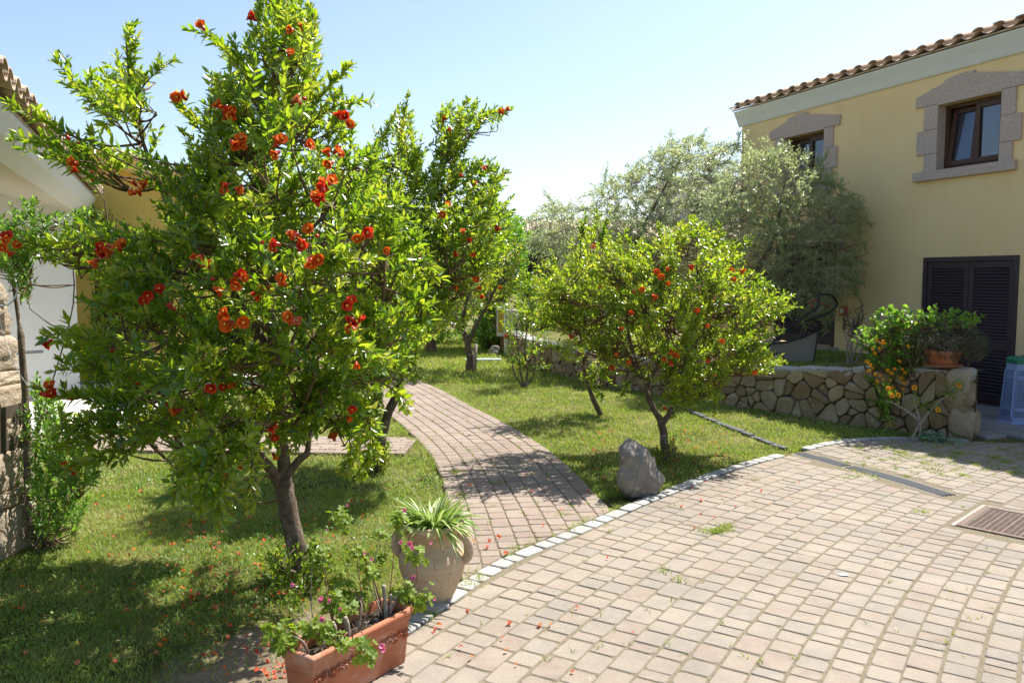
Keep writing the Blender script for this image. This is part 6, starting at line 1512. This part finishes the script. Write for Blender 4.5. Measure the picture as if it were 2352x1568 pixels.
# ------------------------------------------------------------------ lawn mower on the terrace
YM = 11.4; mw0 = P(1766, 838, YM); MW = thing('lawn_mower', 'lawn mower with grey fabric grass bag and black handlebar, parked on the terrace lawn', 'lawn mower', mw0)
def Q(x, y, dy=0): return P(x, y, YM+dy)-mw0
mb = MB(); out = [(1752, 790), (1800, 786), (1845, 774), (1880, 759), (1884, 762), (1876, 795), (1868, 828), (1862, 832), (1820, 838), (1782, 842), (1768, 828), (1757, 810)]
n = len(out); vs = []
for dy, sc in ((-.24, .9), (-.26, .97), (-.22, 1), (.22, 1), (.26, .97), (.24, .9)):
    cxm, cym = sum(p[0] for p in out)/n, sum(p[1] for p in out)/n
    vs += [Q(cxm+(x-cxm)*sc, cym+(y-cym)*sc, dy) for x, y in out]
fs = [(i*n+k, i*n+(k+1) % n, (i+1)*n+(k+1) % n, (i+1)*n+k) for i in range(5) for k in range(n)]+[tuple(range(n-1, -1, -1)), tuple(5*n+k for k in range(n))]
mb.add(vs, fs, 0, False); bag = mb.build('grass_bag', MT['bagcloth'], MW)
mb = MB()
for dy in (-.265, .265): mb.tube([Q(x, y, dy) for x, y in ((1752, 790), (1800, 786), (1845, 774), (1881, 759), (1868, 830), (1820, 840), (1782, 843))], .011, 6)
mb.tube([Q(1881, 759, -.265), Q(1881, 759, .265)], .012, 6); mb.build('bag_frame', MT['blackplastic'], bag)
mb = MB(); hw = .25
lo = lambda dy: [Q(x, y, dy) for x, y in ((1752, 806), (1776, 786), (1812, 754), (1848, 727))]
up = lambda dy: [Q(x, y, dy) for x, y in ((1848, 727), (1866, 714), (1878, 704), (1880, 690), (1879, 679))]
for s in (-1, 1): mb.tube(spline(lo(s*hw), 4), .013, 7)
mb.tube(spline([Q(1848, 727, -hw), Q(1866, 714, -hw), Q(1879, 702, -hw), Q(1881, 688, -hw), Q(1880, 678, -hw*.9), Q(1884, 676, -hw*.6), Q(1900, 676, 0), Q(1910, 678, hw*.6), Q(1920, 690, hw*.95), Q(1921, 702, hw), Q(1900, 720, hw), Q(1848, 738, hw)], 5), .0145, 8)
mb.tube([Q(1820, 752, -hw), Q(1850, 745, hw)], .01, 6); mb.build('handlebar', MT['blackplastic'], MW)
mb = MB(); mb.tube(spline([Q(1868, 708, -hw), Q(1860, 694, -.1), Q(1880, 690, .05), Q(1905, 706, hw)], 5), .007, 6); mb.build('control_bar', MT['redpaint'], MW)
mb = MB(); mb.tube(spline([Q(1878, 700, -.2), Q(1862, 730, -.2), Q(1830, 760, -.1), Q(1790, 790, 0), Q(1745, 800, 0)], 5), .005, 5); mb.tube(spline([Q(1752, 775, -.1), Q(1790, 768, -.1), Q(1815, 757, -hw)], 5), .004, 5); mb.build('cable', MT['blackplastic'], MW)
# deck, engine, wheels
mb = MB(); d0 = Q(1700, 822); mb.bbox((d0.x-.28, -.25, .05), (d0.x+.32, .25, .2), .04); mb.build('deck', MT['blackplastic'], MW)
mb = MB(); mb.bbox((d0.x-.17, -.15, .2), (d0.x+.17, .15, .38), .03); mb.lathe([(.14, .38), (.14, .43), (.1, .45), (.001, .45)], 20, 0, (d0.x, 0, 0)); mb.build('engine', MT['blackplastic'], MW)
for x, dy, r in ((0.0, -.3, .105), (0.0, .3, .105), (d0.x-.25, -.29, .09), (d0.x-.25, .29, .09)):
    Mx = Matrix.Translation((x, dy, r)) @ Matrix.Rotation(PI/2, 4, 'X'); mb = MB()
    def lat(prof, m):
        k0 = len(m.v); m.lathe(prof, 24)
        for i in range(k0, len(m.v)): m.v[i] = tuple(Mx @ Vector(m.v[i]))
    lat([(r*.72, -.022), (r*.96, -.024), (r, -.014), (r, .014), (r*.96, .024), (r*.72, .022)], mb); wh = mb.build('wheel', MT['blackplastic'], MW)
    mb = MB(); lat([(.001, .016), (r*.2, .018), (r*.22, .012), (r*.6, .01), (r*.73, .019), (r*.73, -.019), (r*.6, -.01), (.001, -.012)], mb); mb.build('hub', MT['greywheel'], wh)

# ------------------------------------------------------------------ blue slatted bin at the right edge
BN = G(2352, 968); bn = thing('plastic_bin', 'pale blue slatted octagonal plastic bin with green lid by the louvred door', 'bin', BN, R(8))
hB = .735; rb = lambda z: .245-.055*z/hB
ang = [R(22.5+45*k) for k in range(8)]
def ringp(z, k, dr=0): r = (rb(z)+dr)/math.cos(R(22.5)); return Vector((r*math.cos(ang[k % 8]), r*math.sin(ang[k % 8]), z))
mb = MB()
def band(z0, z1, d0=.004, d1=.004):
    vs = []
    for z, dr in ((z0, -.006), (z0, d0), (z1, d1), (z1, -.006)): vs += [ringp(z, k, dr) for k in range(8)]
    mb.add(vs, [(i*8+k, i*8+(k+1) % 8, ((i+1) % 4)*8+(k+1) % 8, ((i+1) % 4)*8+k) for i in range(4) for k in range(8)])
band(0, .02, .03, .006); band(.0205, .07); band(.15, .185); band(.52, .555); band(.62, hB)
for k in range(8):
    a0, b0, a1, b1 = ringp(.07, k), ringp(.07, k+1), ringp(.62, k), ringp(.62, k+1)
    nr = ((a0+b0)/2); nr.z = 0; nr.normalize()
    for i in range(12):
        f = i/11; w = .022 if i in (0, 11) else .004; p0 = a0.lerp(b0, f); p1 = a1.lerp(b1, f); s = (b0-a0).normalized()*w
        mb.add([p0-s, p0+s, p1+s, p1-s, p0-s-nr*.006, p0+s-nr*.006, p1+s-nr*.006, p1-s-nr*.006], [(0, 1, 2, 3), (7, 6, 5, 4), (0, 3, 7, 4), (1, 5, 6, 2)])
    for j in range(30):
        z = .075+.545*j/29; p0, p1 = ringp(z, k, -.001), ringp(z, k+1, -.001)
        mb.add([p0-Vector((0, 0, .003)), p1-Vector((0, 0, .003)), p1+Vector((0, 0, .003)), p0+Vector((0, 0, .003))], [(0, 1, 2, 3)])
mb.build('body', MT['bluebin'], bn)
mb = MB(); vs = []
for z, dr in ((.7, .014), (.745, .018), (.765, .002), (.775, -.06)): vs += [ringp(min(z, hB), k, dr)+Vector((0, 0, max(0, z-hB))) for k in range(8)]
mb.add(vs, [(i*8+k, i*8+(k+1) % 8, (i+1)*8+(k+1) % 8, (i+1)*8+k) for i in range(3) for k in range(8)]+[tuple(range(24, 32))])
mb.bbox((-.05, -.012, .77), (.05, .012, .8), .006); mb.build('lid', MT['greenlid'], bn)
mb = MB(); vs = []
for z in (.02, .7): vs += [ringp(z, k, -.03) for k in range(8)]
mb.add(vs, [(k, (k+1) % 8, 8+(k+1) % 8, 8+k) for k in range(8)]); mb.build('liner', MT['dark'], bn)

# ------------------------------------------------------------------ utility corner at the far end of the wall
YU = 18.3
bx = thing('utility_box', 'yellow panel with grey meter box at the far end of the stone wall', 'meter box', P(1150, 768, YU))
O = bx.location
def slab(x0, y0, x1, y1, dep, m, nm, par, dy=0):
    a, b = P(x0, y1, YU+dy)-O, P(x1, y0, YU+dy)-O; mb = MB(); mb.bbox((a.x, 0+dy, a.z), (b.x, dep+dy, b.z), .01); return mb.build(nm, m, par)
slab(1141, 705, 1160, 772, .3, MT['white'], 'frame', bx); slab(1144, 709, 1157, 763, .02, MT['mustard'], 'panel', bx, -.02); slab(1161, 712, 1192, 770, .3, MT['meterbox'], 'case', bx, .05)
for x, l in ((1164, 'tall white gas bottle like canister with red cap under the yellow panel'), (1180, 'white canister with pink lettering panel right of the red capped one')):
    b = P(x, 812, 17.9); ex_ = thing('canister', l.replace('gas bottle like ', ''), 'canister', (b.x, b.y, max(b.z-.0, -.02)), 0, 'canisters by the far wall'); mb = MB()
    mb.lathe([(.001, 0), (.055, 0), (.06, .01), (.06, .36), (.05, .4), (.03, .42), (.001, .42)], 18); mb.build('body', MT['signwhite'], ex_)
    mb = MB(); mb.lathe([(.061, .345), (.063, .35), (.063, .4), (.05, .425), (.001, .43)] if x == 1164 else [(.061, .1), (.0625, .1), (.0625, .28), (.061, .28)], 18); mb.build('cap' if x == 1164 else 'sleeve', MT['redpaint'] if x == 1164 else MT['petal_fade'], ex_)
ps = P(1118, 826, 16.6); mb = MB(); mb.bbox((-.45, -.12, -.02), (.3, .12, .03), .01); o = tag(mb.build('garden_mat', MT['pool']), 'pale blue grey flat slab lying on the lawn behind the reddish trunk', 'slab'); o.location = (ps.x, ps.y, -.01)
mb = MB(); mb.tube(spline([P(1234, 700, 18.5), P(1233, 640, 18.5), P(1233, 622, 18.5), P(1240, 615, 18.5), P(1262, 611, 18.5)], 5), .025, 7)
tag(mb.build('pole', MT['steel']), 'bent pale steel pole rising behind the hedge, left of the olives', 'pole')

# ------------------------------------------------------------------ fallen blossom
def fallen(kind, seed):
    random.seed(seed); mb = MB()
    if kind == 'petal':
        n = 4; vs = []
        for i in range(n+1):
            for j in range(4):
                u = i/n; w = (j-1.5)/1.5*math.sin(PI*min(1, .15+.8*u)); vs.append(Vector((.03*(u-.5), w*.009, .006+.006*noise.noise(Vector((u*4, w*3, seed)))+.006*abs(w)+.005*math.sin(u*3))))
        mb.add(vs, [(i*4+j, i*4+j+1, i*4+j+5, i*4+j+4) for i in range(n) for j in range(3)], 0, True); mats = [MT['petal_red']] if seed != 2 else [MT['petal_orange']]
    else:  # star-like fallen calyx
        for k in range(6):
            t = 2*PI*k/6+random.uniform(-.15, .15); d = Vector((math.cos(t), math.sin(t), 0)); s = Vector((-d.y, d.x, 0)); l = random.uniform(.016, .023)
            mb.add([d*.004-s*.004, d*.004+s*.004, d*l*.6+s*.005+Vector((0, 0, .008)), d*l*.6-s*.005+Vector((0, 0, .008)), d*l+Vector((0, 0, .012))], [(0, 1, 2, 3), (3, 2, 4)], 0, True)
        mb.tube([(0, 0, 0), (.006, 0, -.004), (.014, 0, -.003)], [.006, .007, .003], 7); mats = [MT['petal_fade']]
    me = bpy.data.meshes.new('fallen_'+kind); me.from_pydata(mb.v, [], mb.f); me.polygons.foreach_set('use_smooth', mb.sm); me.update()
    for m in mats: me.materials.append(m)
    return me
FP = [fallen('petal', s) for s in (1, 2, 3)]; FS = [fallen('star', s) for s in (4, 5)]
def scatter(spots, label, grp, z, s, star=.35):
    for x, y in spots:
        q = G(x, y); st = random.random() < star
        o = bpy.data.objects.new('fallen_flower' if st else 'fallen_petal', random.choice(FS if st else FP)); C.objects.link(o)
        o.location = (q.x, q.y, z+random.uniform(0, .006)); o.rotation_euler = (random.gauss(0, .35), random.gauss(0, .35), random.uniform(0, 6.3)); o.scale = (s*random.uniform(.75, 1.25),)*3
        tag(o, label[0] if st else label[1], 'flower' if st else 'petal', grp)
random.seed(91); S1 = []
while len(S1) < 170:
    x = random.gauss(540, 190); y = random.gauss(1330, 130)
    if 20 < x < 860 and 1120 < y < 1560 and not (700 < x and y > 1350) and y > 1120: 
        q = G(x, y)
        if not (-.95 < q.x < -.3 and 2.9 < q.y < 3.6): S1.append((x, y))
scatter(S1, ('faded star shaped flower fallen on the shaded left lawn', 'red petal fallen on the shaded left lawn'), 'blossom fallen on the left lawn', .004, .8)
S2 = [(random.gauss(640, 30), random.gauss(1500, 45)) for _ in range(26)]+[(560, 1480), (600, 1440), (470, 1500), (520, 1545), (590, 1530)]
S2 = [(x, min(y, 1556)) for x, y in S2 if x < 655]
scatter(S2, ('faded star shaped flower fallen on dry ground left of the trough', 'red petal fallen on dry ground left of the trough'), 'blossom fallen beside the trough', -.012, .62, .55)
S3 = []
while len(S3) < 62:
    x, y = random.uniform(1290, 1700), random.uniform(985, 1120)
    if not (1415 < x < 1530 and y < 1150) and y < 1100+(1500-x)*.12 and x > 1330-.8*(y-1000)*-1*.3: S3.append((x, y))
scatter(S3, ('faded star shaped flower fallen on the lawn round the boulder', 'red petal fallen on the lawn round the boulder'), 'blossom fallen round the boulder', .006, .8, .4)
S4 = [(1310, 1062), (1335, 1075), (1205, 1290-190), (1123, 1245), (1118, 1260), (1050, 1305), (1290, 1175), (1222, 1130), (1385, 1100), (1350, 1130), (1248, 1210), (1145, 1235), (1160, 1275), (1090, 1250), (1080, 1115), (1190, 1060)]
scatter(S4, ('faded star shaped flower fallen on the garden path', 'red petal fallen on the garden path'), 'blossom fallen on the garden path', .006, 1.05, .4)
S5 = [(1395, 1285), (1325, 1400), (1075, 1405), (1240, 1440), (1262, 1438), (1170, 1435), (1155, 1470), (1165, 1500), (1085, 1515), (1060, 1490), (1185, 1530), (1455, 1455), (1315, 1545), (1660, 1145), (1610, 1150), (1690, 1140), (1610, 1185), (1640, 1190), (1595, 1215), (1720, 1120), (1690, 1165), (1750, 1130), (1820, 1150), (1770, 1160), (1590, 1120), (1620, 1110), (1835, 1110), (1565, 1165), (1000, 1450), (1010, 1440)]
scatter(S5, ('faded star shaped flower fallen on the open pavers', 'red petal fallen on the open pavers'), 'blossom fallen on the courtyard pavers', .006, .75, .25)
# all the smaller crumbs of petal
random.seed(93); pc = MB()
for _ in range(420):
    x, y = random.gauss(560, 210), random.gauss(1300, 140)
    if y < 1110 or y > 1600: continue
    q = G(x, y); 
    if -.95 < q.x < -.3 and 2.9 < q.y < 3.6: continue
    a = random.uniform(0, 6.3); l = random.uniform(.004, .009); d = Vector((math.cos(a)*l, math.sin(a)*l, 0)); s = Vector((-d.y, d.x, 0))*.5; c = Vector((q.x, q.y, .004 if math.hypot((q.x+.95)/.55, (q.y-3.25)/.75) > 1 else -.012))
    pc.add([c-d, c+s+Vector((0, 0, .004)), c+d+Vector((0, 0, .002)), c-s], [(0, 1, 2, 3)])
tag(pc.build('petal_crumbs', MT['petal_red']), kind='stuff')
mb = MB(); c = G(1937, 1321); vs = [(c.x, c.y, .0075)]+[(c.x+(.03+.006*math.sin(3*t))*math.cos(t), c.y+(.022+.004*math.cos(2*t))*math.sin(t), .0065) for t in np.linspace(0, 2*PI, 17)[:-1]]
mb.add(vs, [(0, 1+k, 1+(k+1) % 16) for k in range(16)]); tag(mb.build('paint_blob', MT['signwhite']), 'flat white blob of paint stuck on the open pavers', 'paint blob')
# ------------------------------------------------------------------ light, sky, camera
sd = Vector((.71, .704, 0)).normalized(); EL = R(56)
sv = Vector((sd.x*math.cos(EL), sd.y*math.cos(EL), math.sin(EL)))
sl = bpy.data.lights.new('sun', 'SUN'); sl.energy = 4.3; sl.angle = R(.53); sl.color = (1, .955, .88)
so = bpy.data.objects.new('sun', sl); C.objects.link(so); so.rotation_euler = sv.to_track_quat('Z', 'Y').to_euler()
w = bpy.data.worlds.new('World'); scene.world = w; w.use_nodes = True
nt = w.node_tree; sky = nt.nodes.new('ShaderNodeTexSky'); sky.sky_type = 'NISHITA'; sky.sun_disc = False
sky.sun_elevation = EL; sky.sun_rotation = math.atan2(sd.x, sd.y); sky.air_density = 1.0; sky.dust_density = 1.3; sky.ozone_density = .9
bg = nt.nodes['Background']; nt.links.new(sky.outputs[0], bg.inputs[0]); bg.inputs[1].default_value = .09
cam = bpy.data.cameras.new('camera'); co_ = bpy.data.objects.new('camera', cam); C.objects.link(co_); scene.camera = co_
cam.sensor_width = 36; cam.lens = 36*F/2352; cam.clip_end = 2000; cam.clip_start = .05
co_.location = (0, 0, H); co_.rotation_euler = (PI/2-TH, 0, 0)
cam.dof.use_dof = True; cam.dof.focus_distance = 4.7; cam.dof.aperture_fstop = 9
vs = scene.view_settings; vs.view_transform = 'Standard'; vs.look = 'None'; vs.gamma = 1; vs.exposure = 1.24
scene.render.resolution_x = 1024; scene.render.resolution_y = 682
cy = scene.cycles; cy.max_bounces = 8; cy.diffuse_bounces = 4; cy.glossy_bounces = 3; cy.transmission_bounces = 4; cy.transparent_max_bounces = 8
cy.use_denoising = True
